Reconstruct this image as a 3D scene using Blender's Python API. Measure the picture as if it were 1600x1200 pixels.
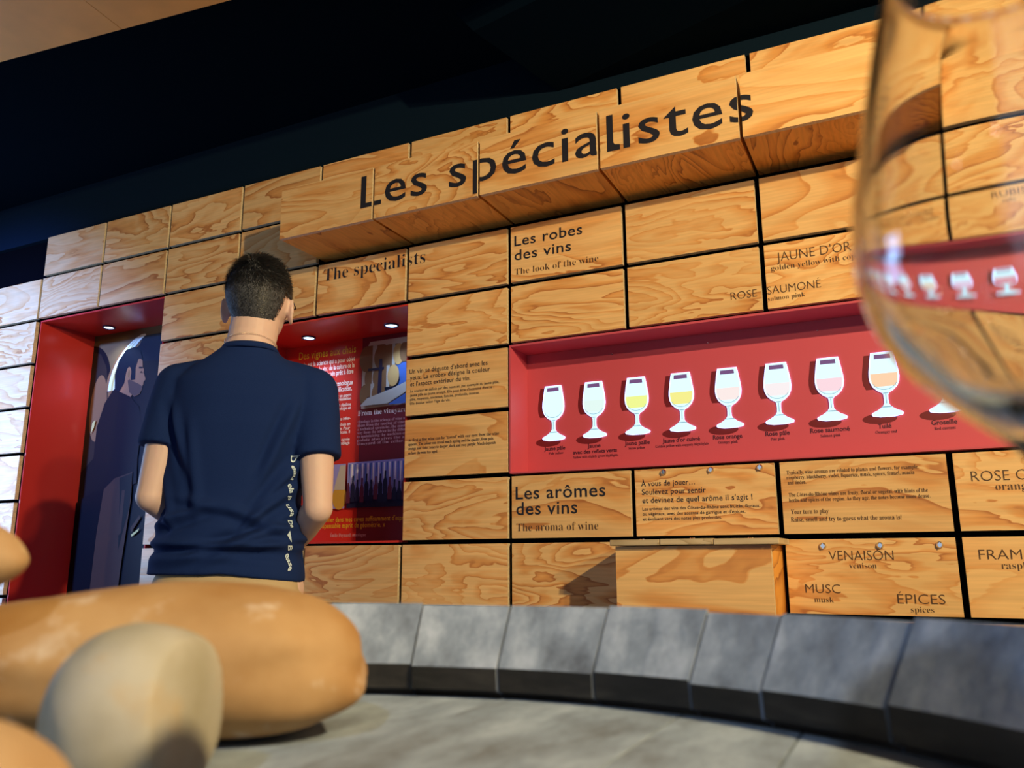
import bpy, bmesh, math, random
import numpy as np
from mathutils import Vector, Matrix, noise
from mathutils.bvhtree import BVHTree
random.seed(7)
rng = np.random.default_rng(7)
for o in list(bpy.data.objects):
    bpy.data.objects.remove(o)
S = bpy.context.scene
COL = S.collection
PI = math.pi
R_ = math.radians

# ------------------------------------------------------------------ camera, world, lights, exposure
CAM = Vector((1.17855, -2.4, 0.97))
def make_camera():
    pitch, roll, yaw = R_(12.13), R_(-0.24), R_(25.96)
    f = Vector((-math.sin(yaw) * math.cos(pitch), math.cos(yaw) * math.cos(pitch), math.sin(pitch)))
    r = Vector((math.cos(yaw), math.sin(yaw), 0))
    u = r.cross(f)
    r2 = r * math.cos(roll) + u * math.sin(roll)
    u2 = u * math.cos(roll) - r * math.sin(roll)
    cd = bpy.data.cameras.new('camera')
    cd.sensor_width = 36
    cd.lens = 36 * 1275.13 / 1600
    cd.clip_start = 0.01
    cd.dof.use_dof = True
    cd.dof.focus_distance = 2.6
    cd.dof.aperture_fstop = 12
    co = bpy.data.objects.new('camera', cd)
    COL.objects.link(co)
    m = Matrix((r2, u2, -f)).transposed().to_4x4()
    m.translation = CAM
    co.matrix_world = m
    S.camera = co
make_camera()

vs = S.view_settings
vs.view_transform = 'Standard'
vs.look = 'None'
vs.exposure = 0.0
vs.gamma = 1.0
vs.use_curve_mapping = False

w = bpy.data.worlds.new('world')
S.world = w
w.use_nodes = True
w.node_tree.nodes['Background'].inputs[0].default_value = (0.75, 0.85, 1.0, 1)
w.node_tree.nodes['Background'].inputs[1].default_value = 0.025

def lamp(name, kind, loc, target, power, color, size=0.05, angle=60, blend=0.3, size_y=None):
    l = bpy.data.lights.new(name, kind)
    l.energy = power
    l.color = color
    if kind == 'SPOT':
        l.spot_size = R_(angle)
        l.spot_blend = blend
        l.shadow_soft_size = size
    elif kind == 'AREA':
        l.size = size
        if size_y:
            l.shape = 'RECTANGLE'
            l.size_y = size_y
    else:
        l.shadow_soft_size = size
    o = bpy.data.objects.new(name, l)
    COL.objects.link(o)
    o.location = loc
    o.rotation_euler = (Vector(target) - Vector(loc)).to_track_quat('-Z', 'Y').to_euler()
    return o

WARM = (1.0, 0.77, 0.40)
# ceiling track spots behind and to the right of the camera
lamp('track_spot_light', 'SPOT', (3.08, -2.42, 2.6), (-0.2, 0, 1.7), 425, WARM, 0.03, 110, 0.5)
lamp('track_spot_light', 'SPOT', (4.0, -2.94, 2.39), (-1.0, 0, 1.65), 250, WARM, 0.05, 52, 0.9)
lamp('cool_track_spot_light', 'SPOT', (-2.9, -2.5, 2.55), (-2.95, 0, 1.25), 1500, (0.13, 0.28, 1.0), 0.08, 66, 1.0)
lamp('cool_track_spot_light', 'SPOT', (1.5, -3.9, 2.55), (1.02, -2.15, 0.95), 60, (0.62, 0.80, 1.0), 0.05, 36, 1.0)
# daylight through the window in the left wall
lamp('window_daylight', 'AREA', (-3.93, -1.05, 1.35), (-2.2, -1.4, 1.2), 48, (0.36, 0.58, 1.0), 1.0, size_y=1.1)
# cool fill added at the unseen doorway, widened for reflections in the glass
lamp('doorway_fill', 'AREA', (0.6, -5.62, 1.15), (0.6, 0, 1.0), 16, (0.62, 0.78, 1.0), 2.8, size_y=1.9)

# ------------------------------------------------------------------ helpers
def new_mat(name):
    m = bpy.data.materials.new(name)
    m.use_nodes = True
    nt = m.node_tree
    return m, nt, nt.nodes['Principled BSDF']

def plain(name, col, rough=0.5, metal=0.0, emit=0.0, bump=0.0, bscale=200, var=0.0, coat=0.0, spec=None):
    m, nt, p = new_mat(name)
    p.inputs['Base Color'].default_value = (*col, 1) if not emit else (0.02, 0.02, 0.02, 1)
    p.inputs['Roughness'].default_value = rough
    p.inputs['Metallic'].default_value = metal
    if coat:
        p.inputs['Coat Weight'].default_value = coat
        p.inputs['Coat Roughness'].default_value = 0.15
    if spec is not None:
        p.inputs['Specular IOR Level'].default_value = spec
    if emit:
        p.inputs['Emission Color'].default_value = (*col, 1)
        p.inputs['Emission Strength'].default_value = emit
    if bump or var:
        tc = nt.nodes.new('ShaderNodeTexCoord')
        n = nt.nodes.new('ShaderNodeTexNoise')
        n.inputs['Scale'].default_value = bscale
        n.inputs['Detail'].default_value = 4
        nt.links.new(tc.outputs['Object'], n.inputs['Vector'])
        if bump:
            b = nt.nodes.new('ShaderNodeBump')
            b.inputs['Strength'].default_value = bump
            b.inputs['Distance'].default_value = 0.002
            nt.links.new(n.outputs['Fac'], b.inputs['Height'])
            nt.links.new(b.outputs['Normal'], p.inputs['Normal'])
        if var:
            r = nt.nodes.new('ShaderNodeValToRGB')
            r.color_ramp.elements[0].position = 0.3
            r.color_ramp.elements[1].position = 0.7
            r.color_ramp.elements[0].color = (*[c * (1 - var) for c in col], 1)
            r.color_ramp.elements[1].color = (*[min(1, c * (1 + var)) for c in col], 1)
            nt.links.new(n.outputs['Fac'], r.inputs['Fac'])
            nt.links.new(r.outputs['Color'], p.inputs['Base Color'])
    return m

def wood_mat(name, stretch=(0.62, 1.0, 2.3), light=(0.86, 0.54, 0.235), mid=(0.76, 0.36, 0.11), dark=(0.50, 0.185, 0.05), bands=10.0, rough=0.42, scale=1.15):
    """rotary-cut softwood plywood: contour-like growth bands of a stretched noise field"""
    m, nt, p = new_mat(name)
    N, L = nt.nodes, nt.links
    tc = N.new('ShaderNodeTexCoord')
    oi = N.new('ShaderNodeObjectInfo')
    mul = N.new('ShaderNodeVectorMath'); mul.operation = 'SCALE'
    comb = N.new('ShaderNodeCombineXYZ')
    comb.inputs[0].default_value = 37.0
    comb.inputs[1].default_value = 91.0
    comb.inputs[2].default_value = 63.0
    L.new(comb.outputs[0], mul.inputs[0]); L.new(oi.outputs['Random'], mul.inputs['Scale'])
    mp = N.new('ShaderNodeMapping'); mp.inputs['Scale'].default_value = stretch
    L.new(tc.outputs['Object'], mp.inputs['Vector'])
    add = N.new('ShaderNodeVectorMath'); add.operation = 'ADD'
    L.new(mp.outputs[0], add.inputs[0]); L.new(mul.outputs[0], add.inputs[1])
    n1 = N.new('ShaderNodeTexNoise')
    n1.inputs['Scale'].default_value = scale * 2
    n1.inputs['Detail'].default_value = 4.5
    n1.inputs['Roughness'].default_value = 0.46
    n1.inputs['Distortion'].default_value = 0.5
    L.new(add.outputs[0], n1.inputs['Vector'])
    fr = N.new('ShaderNodeMath'); fr.operation = 'MULTIPLY'
    # every board its own ring spacing
    r7 = N.new('ShaderNodeMath'); r7.operation = 'MULTIPLY'; r7.inputs[1].default_value = 7.31
    L.new(oi.outputs['Random'], r7.inputs[0])
    r8 = N.new('ShaderNodeMath'); r8.operation = 'FRACT'; L.new(r7.outputs[0], r8.inputs[0])
    r9 = N.new('ShaderNodeMapRange'); r9.inputs['To Min'].default_value = bands * 0.6; r9.inputs['To Max'].default_value = bands * 2.0
    L.new(r8.outputs[0], r9.inputs['Value']); L.new(r9.outputs[0], fr.inputs[1])
    L.new(n1.outputs['Fac'], fr.inputs[0])
    f2 = N.new('ShaderNodeMath'); f2.operation = 'FRACT'
    L.new(fr.outputs[0], f2.inputs[0])
    ramp = N.new('ShaderNodeValToRGB')
    e = ramp.color_ramp.elements
    e[0].position = 0.0; e[0].color = (0, 0, 0, 1)
    e[1].position = 1.0; e[1].color = (0.15, 0.15, 0.15, 1)
    for pos, v in ((0.35, 0.05), (0.60, 0.42), (0.84, 0.66), (0.92, 0.98), (0.965, 1.0)):
        k = e.new(pos); k.color = (v, v, v, 1)
    L.new(f2.outputs[0], ramp.inputs['Fac'])
    # patches where the bands fade out
    n2 = N.new('ShaderNodeTexNoise')
    n2.inputs['Scale'].default_value = 3.2
    n2.inputs['Detail'].default_value = 1.5
    L.new(add.outputs[0], n2.inputs['Vector'])
    mr = N.new('ShaderNodeMapRange')
    mr.inputs['From Min'].default_value = 0.34; mr.inputs['From Max'].default_value = 0.62
    mr.inputs['To Min'].default_value = 0.28; mr.inputs['To Max'].default_value = 1.0
    L.new(n2.outputs['Fac'], mr.inputs['Value'])
    mm = N.new('ShaderNodeMath'); mm.operation = 'MULTIPLY'
    L.new(ramp.outputs['Color'], mm.inputs[0]); L.new(mr.outputs[0], mm.inputs[1])
    # fine fibre streaks
    mp2 = N.new('ShaderNodeMapping'); mp2.inputs['Scale'].default_value = (3 * stretch[0], 3 * stretch[1], 60 * stretch[2] / 2.3) if stretch[2] > 1.5 else (60, 3, 3)
    L.new(tc.outputs['Object'], mp2.inputs['Vector'])
    n3 = N.new('ShaderNodeTexNoise'); n3.inputs['Scale'].default_value = 2.2; n3.inputs['Detail'].default_value = 3
    L.new(mp2.outputs[0], n3.inputs['Vector'])
    col = N.new('ShaderNodeValToRGB')
    c = col.color_ramp.elements
    c[0].position = 0.0; c[0].color = (*light, 1)
    c[1].position = 1.0; c[1].color = (*dark, 1)
    k = c.new(0.5); k.color = (*mid, 1)
    L.new(mm.outputs[0], col.inputs['Fac'])
    hv = N.new('ShaderNodeHueSaturation')
    mrv = N.new('ShaderNodeMapRange')
    mrv.inputs['From Min'].default_value = 0.3; mrv.inputs['From Max'].default_value = 0.7
    mrv.inputs['To Min'].default_value = 0.90; mrv.inputs['To Max'].default_value = 1.08
    L.new(n3.outputs['Fac'], mrv.inputs['Value'])
    rv = N.new('ShaderNodeMapRange')
    rv.inputs['To Min'].default_value = 0.90; rv.inputs['To Max'].default_value = 1.07
    L.new(oi.outputs['Random'], rv.inputs['Value'])
    vm = N.new('ShaderNodeMath'); vm.operation = 'MULTIPLY'
    L.new(mrv.outputs[0], vm.inputs[0]); L.new(rv.outputs[0], vm.inputs[1])
    L.new(vm.outputs[0], hv.inputs['Value'])
    L.new(col.outputs['Color'], hv.inputs['Color'])
    L.new(hv.outputs['Color'], p.inputs['Base Color'])
    p.inputs['Roughness'].default_value = rough
    b = N.new('ShaderNodeBump'); b.inputs['Strength'].default_value = 0.12; b.inputs['Distance'].default_value = 0.001
    L.new(mm.outputs[0], b.inputs['Height']); L.new(b.outputs['Normal'], p.inputs['Normal'])
    return m

def grey_oak(name, base=(0.22, 0.27, 0.37), hi=(0.42, 0.48, 0.62), lo=(0.10, 0.12, 0.17), stretch=(5, 5, 40), sc=3.0):
    m, nt, p = new_mat(name)
    N, L = nt.nodes, nt.links
    tc = N.new('ShaderNodeTexCoord'); oi = N.new('ShaderNodeObjectInfo')
    mp = N.new('ShaderNodeMapping'); mp.inputs['Scale'].default_value = stretch
    L.new(tc.outputs['Object'], mp.inputs['Vector'])
    cx = N.new('ShaderNodeCombineXYZ'); L.new(oi.outputs['Random'], cx.inputs[0])
    sc_ = N.new('ShaderNodeVectorMath'); sc_.operation = 'SCALE'; sc_.inputs['Scale'].default_value = 77
    L.new(cx.outputs[0], sc_.inputs[0]); L.new(sc_.outputs[0], mp.inputs['Location'])
    n = N.new('ShaderNodeTexNoise'); n.inputs['Scale'].default_value = sc; n.inputs['Detail'].default_value = 7; n.inputs['Roughness'].default_value = 0.62
    L.new(mp.outputs[0], n.inputs['Vector'])
    r = N.new('ShaderNodeValToRGB'); e = r.color_ramp.elements
    e[0].position = 0.30; e[0].color = (*lo, 1); e[1].position = 0.72; e[1].color = (*hi, 1)
    k = e.new(0.5); k.color = (*base, 1)
    L.new(n.outputs['Fac'], r.inputs['Fac'])
    L.new(r.outputs['Color'], p.inputs['Base Color'])
    p.inputs['Roughness'].default_value = 0.75
    b = N.new('ShaderNodeBump'); b.inputs['Strength'].default_value = 0.5; b.inputs['Distance'].default_value = 0.002
    L.new(n.outputs['Fac'], b.inputs['Height']); L.new(b.outputs['Normal'], p.inputs['Normal'])
    return m

M = {}
M['ply'] = wood_mat('plywood')
M['ply_shaded'] = wood_mat('plywood_shade_tint', stretch=(2.3, 0.7, 1.0), light=(0.88, 0.41, 0.075), mid=(0.72, 0.29, 0.045), dark=(0.34, 0.10, 0.018))  # grain turned; undersides' shade and warm bounce put into a deeper orange
M['ply_edge'] = plain('plywood_edge', (0.72, 0.58, 0.38), 0.6, var=0.2, bscale=120)
M['lid'] = wood_mat('plywood_lid', light=(0.60, 0.47, 0.30), mid=(0.48, 0.36, 0.21), dark=(0.33, 0.23, 0.13))
M['black'] = plain('black_backing', (0.003, 0.003, 0.004), 0.9, spec=0.0)
M['navy'] = plain('navy_wall', (0.0035, 0.011, 0.022), 0.9, bump=0.6, bscale=60, spec=0.05)
M['ceiling'] = plain('dark_ceiling', (0.0022, 0.006, 0.011), 0.9, spec=0.0)
M['room'] = plain('dark_room_wall', (0.02, 0.022, 0.03), 0.8)
M['floor'] = plain('grey_floor', (0.10, 0.095, 0.09), 0.5, var=0.15, bscale=8)
M['red'] = plain('red_lacquer', (0.60, 0.040, 0.032), 0.25, spec=0.5)
M['redmat'] = plain('red_print_panel', (0.60, 0.085, 0.125), 0.45)
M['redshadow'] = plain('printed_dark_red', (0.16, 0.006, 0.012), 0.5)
M['purple'] = plain('poster_plum', (0.17, 0.018, 0.035), 0.35)
M['posterred'] = plain('poster_red', (0.55, 0.030, 0.022), 0.35)
M['ink'] = plain('ink_navy', (0.012, 0.014, 0.026), 0.5)
M['inkred'] = plain('ink_plum', (0.07, 0.008, 0.03), 0.5)
M['inkbrown'] = plain('ink_brown', (0.085, 0.040, 0.018), 0.6)
M['white'] = plain('white_ink', (0.85, 0.80, 0.80), 0.5)
M['pink'] = plain('pale_pink_ink', (0.62, 0.38, 0.42), 0.5)
M['yellow'] = plain('yellow_ink', (0.72, 0.55, 0.03), 0.5)
M['steel'] = plain('polished_steel', (0.75, 0.76, 0.78), 0.18, 1.0)
M['hoop'] = plain('iron_hoop', (0.10, 0.10, 0.11), 0.45, 0.9, bump=0.3, bscale=60)
M['stave'] = grey_oak('weathered_stave', stretch=(14, 14, 5))
M['stave_in'] = grey_oak('dark_croze', (0.020, 0.018, 0.018), (0.05, 0.045, 0.04), (0.008, 0.008, 0.008), (8, 8, 30))
M['head'] = grey_oak('weathered_head_board', (0.22, 0.27, 0.35), (0.36, 0.43, 0.54), (0.12, 0.13, 0.15), (14, 6, 14), 2.6)

def mesh_obj(name, bm, mats, parent=None, loc=(0, 0, 0), smooth=False, recalc=True):
    if recalc:
        bmesh.ops.recalc_face_normals(bm, faces=bm.faces)
    me = bpy.data.meshes.new(name)
    bm.to_mesh(me); bm.free()
    for m in (mats if isinstance(mats, (list, tuple)) else [mats]):
        me.materials.append(m)
    if smooth:
        me.polygons.foreach_set('use_smooth', [True] * len(me.polygons))
    o = bpy.data.objects.new(name, me)
    COL.objects.link(o)
    o.location = loc
    if parent:
        o.parent = parent
    return o

def empty(name, loc, label=None, cat=None, group=None, rotz=0, kind=None):
    o = bpy.data.objects.new(name, None)
    o.empty_display_size = 0.05
    COL.objects.link(o)
    o.location = loc
    o.rotation_euler = (0, 0, rotz)
    tag(o, label, cat, group, kind)
    return o

def tag(o, label=None, cat=None, group=None, kind=None):
    if label: o['label'] = label
    if cat: o['category'] = cat
    if group: o['group'] = group
    if kind: o['kind'] = kind
    return o

def add_box(bm, a, b, mi=0, bevel=0.0):
    x0, y0, z0 = a; x1, y1, z1 = b
    v = [bm.verts.new(p) for p in ((x0, y0, z0), (x1, y0, z0), (x1, y1, z0), (x0, y1, z0), (x0, y0, z1), (x1, y0, z1), (x1, y1, z1), (x0, y1, z1))]
    fs = [bm.faces.new([v[i] for i in q]) for q in ((0, 3, 2, 1), (4, 5, 6, 7), (0, 1, 5, 4), (1, 2, 6, 5), (2, 3, 7, 6), (3, 0, 4, 7))]
    for f in fs: f.material_index = mi
    if bevel:
        bmesh.ops.bevel(bm, geom=list({e for f in fs for e in f.edges}), offset=bevel, segments=1, affect='EDGES', clamp_overlap=True)
    return fs

def box_obj(name, a, b, mat, parent=None, origin=None, bevel=0.0, kind=None):
    """box given in world coordinates; origin = world position of the parent"""
    c = [(a[i] + b[i]) / 2 for i in range(3)]
    bm = bmesh.new()
    add_box(bm, [a[i] - c[i] for i in range(3)], [b[i] - c[i] for i in range(3)], 0, bevel)
    pl = origin or (0, 0, 0)
    o = mesh_obj(name, bm, mat, parent, [c[i] - pl[i] for i in range(3)])
    if kind: o['kind'] = kind
    return o

def add_cyl(bm, c, axis, r, h, seg=24, r2=None, mi=0):
    """cylinder from c along axis"""
    ax = Vector(axis).normalized()
    q = ax.to_track_quat('Z', 'Y').to_matrix().to_4x4()
    m = Matrix.Translation(Vector(c) + ax * h / 2) @ q
    g = bmesh.ops.create_cone(bm, cap_ends=True, segments=seg, radius1=r, radius2=r if r2 is None else r2, depth=h, matrix=m)
    for f in {f for v in g['verts'] for f in v.link_faces}: f.material_index = mi

def revolve(bm, prof, seg=64, c=(0, 0, 0), close=False):
    rings = []
    for r, z in prof:
        if r < 1e-5:
            rings.append([bm.verts.new((c[0], c[1], c[2] + z))])
        else:
            rings.append([bm.verts.new((c[0] + r * math.cos(2 * PI * i / seg), c[1] + r * math.sin(2 * PI * i / seg), c[2] + z)) for i in range(seg)])
    pairs = list(zip(rings[:-1], rings[1:]))
    if close: pairs.append((rings[-1], rings[0]))
    for a, b in pairs:
        for i in range(seg):
            j = (i + 1) % seg
            if len(a) == 1 and len(b) == 1: continue
            if len(a) == 1: bm.faces.new((a[0], b[j], b[i]))
            elif len(b) == 1: bm.faces.new((a[i], a[j], b[0]))
            else: bm.faces.new((a[i], a[j], b[j], b[i]))

# ------------------------------------------------------------------ lettering (Blender's built-in font turned into meshes)
def serif(s):
    out = ''
    for ch in s:
        if 'a' <= ch <= 'z': out += chr(0x1d41a + ord(ch) - 97)
        elif 'A' <= ch <= 'Z': out += chr(0x1d400 + ord(ch) - 65)
        else: out += ch
    return out
_tc = {}
def text_data(s, style):
    key = (s, style)
    if key in _tc: return _tc[key]
    c = bpy.data.curves.new('t', 'FONT')
    off = {'sans': 0.008, 'bold': 0.022, 'light': -0.010, 'serif': -0.012, 'serifs': -0.002, 'title': 0.004}[style]
    c.body = serif(s) if style.startswith('serif') else s
    c.offset = off
    c.resolution_u = 3
    if style in ('sans', 'title'): c.space_character = 1.06
    o = bpy.data.objects.new('t', c)
    COL.objects.link(o)
    me = bpy.data.meshes.new_from_object(o)
    v = np.array([x.co[:2] for x in me.vertices])
    f = [tuple(p.vertices) for p in me.polygons]
    bpy.data.objects.remove(o); bpy.data.meshes.remove(me); bpy.data.curves.remove(c)
    _tc[key] = (v, f)
    return v, f
NAT = 0.70
def text_bm(s, style, x0, x1, z, cap=None, y=-0.0008):
    v, f = text_data(s, style)
    mn, mx = v[:, 0].min(), v[:, 0].max()
    sx = (x1 - x0) / (mx - mn)
    sz = cap / NAT if cap else sx * (1.10 if not style.startswith('serif') else 1.0)
    bm = bmesh.new()
    vs_ = [bm.verts.new((x0 + (a - mn) * sx, y, z + b * sz)) for a, b in v]
    for q in f:
        try: bm.faces.new([vs_[i] for i in q])
        except ValueError: pass
    for fc in bm.faces:
        fc.normal_update()
        if fc.normal.y > 0: fc.normal_flip()
    return bm
def clip_bm(bm, x0, x1):
    for x, n in ((x0, (-1, 0, 0)), (x1, (1, 0, 0))):
        bmesh.ops.bisect_plane(bm, geom=bm.verts[:] + bm.edges[:] + bm.faces[:], plane_co=(x, 0, 0), plane_no=n, clear_outer=True)
def shift_bm(bm, d):
    for v in bm.verts: v.co -= Vector(d)

# ------------------------------------------------------------------ the grid of the exhibit wall
XC = {i - 6: x for i, x in enumerate([-2.5361, -2.1088, -1.685, -1.2579, -0.8402, -0.4184, 0.0, 0.4165, 0.8416, 1.2738])}
for i in (-7, -8, -9): XC[i] = XC[i + 1] - 0.4255
for i in (4, 5, 6): XC[i] = XC[i - 1] + 0.4255
ZR = {k: z for k, z in enumerate([2.5378, 2.3253, 2.1095, 1.8925, 1.68, 1.4611, 1.2426, 1.0283, 0.816])}
for k in (9, 10, 11): ZR[k] = ZR[k - 1] - 0.2148
GAP = 0.0078
COLS = range(-9, 6)
ROWS = range(0, 11)
def void(i, k):
    if k == 0 and i < -6: return True
    if i in (-6, -5) and 2 <= k <= 8: return True
    if i in (-3, -2) and 3 <= k <= 6: return True
    if 0 <= i <= 3 and k in (4, 5): return True
    return False
def niche_cell(i, k):
    return void(i, k) and k > 0

# room shell
struct = lambda o: tag(o, kind='structure')
struct(box_obj('floor', (-3.95, -5.6, -0.05), (5.3, 0.6, 0.0), M['floor']))
struct(box_obj('ceiling', (-3.95, -5.6, 2.77), (5.3, 0.6, 2.82), M['ceiling']))
struct(box_obj('wall_right', (5.25, -5.6, 0), (5.3, 0.6, 2.77), M['room']))
# left wall and rear wall with a window and a doorway opening
bm = bmesh.new()
add_box(bm, (-3.99, -5.6, 0), (-3.95, -1.65, 2.77)); add_box(bm, (-3.99, -0.45, 0), (-3.95, 0.6, 2.77))
add_box(bm, (-3.99, -1.65, 0), (-3.95, -0.45, 0.75)); add_box(bm, (-3.99, -1.65, 1.95), (-3.95, -0.45, 2.77))
struct(mesh_obj('wall_left', bm, M['room']))
bm = bmesh.new()
add_box(bm, (-3.95, -5.65, 0), (-0.85, -5.6, 2.77)); add_box(bm, (2.05, -5.65, 0), (5.3, -5.6, 2.77)); add_box(bm, (-0.85, -5.65, 2.2), (2.05, -5.6, 2.77))
struct(mesh_obj('wall_rear', bm, M['room']))
M['frame'] = plain('window_frame_paint', (0.55, 0.56, 0.58), 0.4)
def pane_mat():
    m, nt, p = new_mat('window_glass')
    t = nt.nodes.new('ShaderNodeBsdfTransparent'); g = nt.nodes.new('ShaderNodeBsdfGlossy'); mx = nt.nodes.new('ShaderNodeMixShader')
    g.inputs['Roughness'].default_value = 0.02
    mx.inputs[0].default_value = 0.08
    nt.links.new(t.outputs[0], mx.inputs[1]); nt.links.new(g.outputs[0], mx.inputs[2])
    nt.links.new(mx.outputs[0], nt.nodes['Material Output'].inputs['Surface'])
    return m
M['pane'] = pane_mat()
wn = empty('window_1', (-3.97, -1.05, 1.35), kind='structure')
bm = bmesh.new()
for a, b in (((-0.02, -0.6, -0.6), (0.02, -0.55, 0.6)), ((-0.02, 0.55, -0.6), (0.02, 0.6, 0.6)), ((-0.02, -0.6, -0.6), (0.02, 0.6, -0.55)), ((-0.02, -0.6, 0.55), (0.02, 0.6, 0.6)), ((-0.015, -0.02, -0.55), (0.015, 0.02, 0.55))):
    add_box(bm, a, b)
mesh_obj('window_frame', bm, M['frame'], wn)
bm = bmesh.new(); add_box(bm, (-0.003, -0.55, -0.55), (0.003, 0.55, 0.55)); mesh_obj('pane', bm, M['pane'], wn)

# back wall: dark board behind the panels, open at the niches
WALL = empty('wall_back', (0, 0, 0), kind='structure')
bm = bmesh.new()
for i in COLS:
    for k in ROWS:
        if not niche_cell(i, k):
            add_box(bm, (XC[i], 0.045, ZR[k + 1]), (XC[i + 1], 0.07, ZR[k]))
board = mesh_obj('backing_board', bm, M['black'], WALL)
bm = bmesh.new()
add_box(bm, (-3.95, 0.02, ZR[0]), (5.25, 0.07, 2.77))
add_box(bm, (-3.95, 0.03, 0), (5.25, 0.07, ZR[11]))
add_box(bm, (XC[6], 0.03, ZR[11]), (5.25, 0.07, ZR[0]))
add_box(bm, (-3.95, 0.04, ZR[11]), (XC[-9], 0.07, ZR[0]))
mesh_obj('dark_upper_wall', bm, M['navy'], WALL)

def panel_bm(w_, h_, t):
    bm = bmesh.new()
    fs = add_box(bm, (-w_ / 2, -t / 2, -h_ / 2), (w_ / 2, t / 2, h_ / 2), 1)
    for f in bm.faces:
        f.normal_update()
        if abs(f.normal.y) > 0.9: f.material_index = 0
    return bm
PAN = {}
def wood_panel(name, i, k, parent, pl, y0=0.0, t=0.018, mats=None, x0=None, x1=None, z0=None, z1=None):
    x0 = XC[i] + GAP if x0 is None else x0; x1 = XC[i + 1] - GAP if x1 is None else x1
    z0 = ZR[k + 1] + GAP if z0 is None else z0; z1 = ZR[k] - GAP if z1 is None else z1
    bm = panel_bm(x1 - x0, z1 - z0, t)
    c = ((x0 + x1) / 2, y0 + t / 2, (z0 + z1) / 2)
    return mesh_obj(name, bm, mats or [M['ply'], M['ply_edge']], parent, [c[q] - pl[q] for q in range(3)]), c
for i in COLS:
    for k in ROWS:
        if void(i, k): continue
        if k == 1 and -2 <= i <= 2: continue          # header boxes stand here
        if k == 7 and i == 1: continue                # scent box stands here
        PAN[(i, k)] = wood_panel('panel', i, k, WALL, (0, 0, 0))

def letter(s, style, x0, x1, z, cap, cells, mat='ink', name='lettering'):
    """write a line and give each panel it runs over its own piece"""
    for (i, k) in cells:
        if (i, k) not in PAN: continue
        p, c = PAN[(i, k)]
        bm = text_bm(s, style, x0, x1, z, cap)
        if len(cells) > 1 or x1 > XC[i + 1] - GAP:
            clip_bm(bm, XC[i] + GAP, XC[i + 1] - GAP)
        if not bm.faces: bm.free(); continue
        shift_bm(bm, c)
        mesh_obj(name, bm, M[mat], p, recalc=False)
letter('The specialists', 'serif', -0.804, -0.34, 2.032, 0.051, [(-2, 2), (-1, 2)])
letter('Les robes', 'sans', 0.022, 0.273, 2.03, 0.038, [(0, 2)])
letter('des vins', 'sans', 0.022, 0.232, 1.978, 0.037, [(0, 2)])
letter('The look of the wine', 'serif', 0.022, 0.327, 1.925, 0.023, [(0, 2)], 'inkbrown')
letter("JAUNE D'OR CUIVRÉ", 'light', 0.884, 1.222, 1.828, 0.029, [(2, 3)], 'inkbrown')
letter('golden yellow with copper highlights', 'serif', 0.866, 1.245, 1.802, None, [(2, 3)], 'inkbrown')
letter('ROSE', 'light', 0.744, 0.821, 1.73, 0.024, [(1, 3)], 'inkbrown')
letter('SAUMONÉ', 'light', 0.851, 1.0, 1.731, 0.025, [(2, 3)], 'inkbrown')
letter('salmon pink', 'serif', 0.851, 0.955, 1.711, None, [(2, 3)], 'inkbrown')
letter('RUBIS', 'light', 1.42, 1.52, 1.845, 0.026, [(3, 3)], 'inkbrown')
letter('ruby', 'serif', 1.45, 1.49, 1.822, None, [(3, 3)], 'inkbrown')
letter('Un vin se déguste d\'abord avec les', 'sans', -0.397, -0.082, 1.62, 0.0165, [(-1, 4)])
letter('yeux. La «robe» désigne la couleur', 'sans', -0.394, -0.072, 1.597, 0.0165, [(-1, 4)])
letter('et l\'aspect extérieur du vin.', 'sans', -0.393, -0.149, 1.574, 0.0165, [(-1, 4)])
for s, a, z in (('La couleur se définit par des nuances, par exemple du jaune pâle,', -0.038, 1.552), ('jaune pâle au jaune orangé. Elle peut être d\'intensité diverse :', -0.057, 1.537),
                ('pâle, moyenne, soutenue, foncée, profonde, intense.', -0.113, 1.522), ('Elle évolue selon l\'âge du vin.', -0.227, 1.507)):
    letter(s, 'sans', -0.392, a, z, 0.0095, [(-1, 4)])
for s, a, z in (('At first a fine wine can be "tasted" with our eyes: how the wine', -0.038, 1.376), ('appears. The colour can reveal much ageing and the quality, from pale,', -0.057, 1.361),
                ('orange and violet tones to deeper, dark and rosy purple. Much depends', -0.05, 1.346), ('on how the wine has aged.', -0.275, 1.330)):
    letter(s, 'serifs', -0.396, a, z, 0.0105, [(-1, 5)])
letter('Les arômes', 'sans', 0.022, 0.329, 1.160, 0.041, [(0, 6)])
letter('des vins', 'sans', 0.024, 0.235, 1.110, 0.041, [(0, 6)])
letter('The aroma of wine', 'serif', 0.024, 0.303, 1.058, 0.026, [(0, 6)], 'inkbrown')
letter('À vous de jouer…', 'sans', 0.444, 0.607, 1.184, 0.0165, [(1, 6)])
letter('Soulevez pour sentir', 'sans', 0.445, 0.638, 1.159, 0.0165, [(1, 6)])
letter('et devinez de quel arôme il s\'agit !', 'sans', 0.446, 0.769, 1.134, 0.0165, [(1, 6)])
letter('Les arômes des vins des Côtes-du-Rhône sont fruités, floraux,', 'sans', 0.445, 0.789, 1.112, 0.0095, [(1, 6)])
letter('ou végétaux, avec des accents de garrigue et d\'épices,', 'sans', 0.445, 0.747, 1.097, 0.0095, [(1, 6)])
letter('et évoluent vers des notes plus profondes.', 'sans', 0.446, 0.680, 1.082, 0.0095, [(1, 6)])
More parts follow.
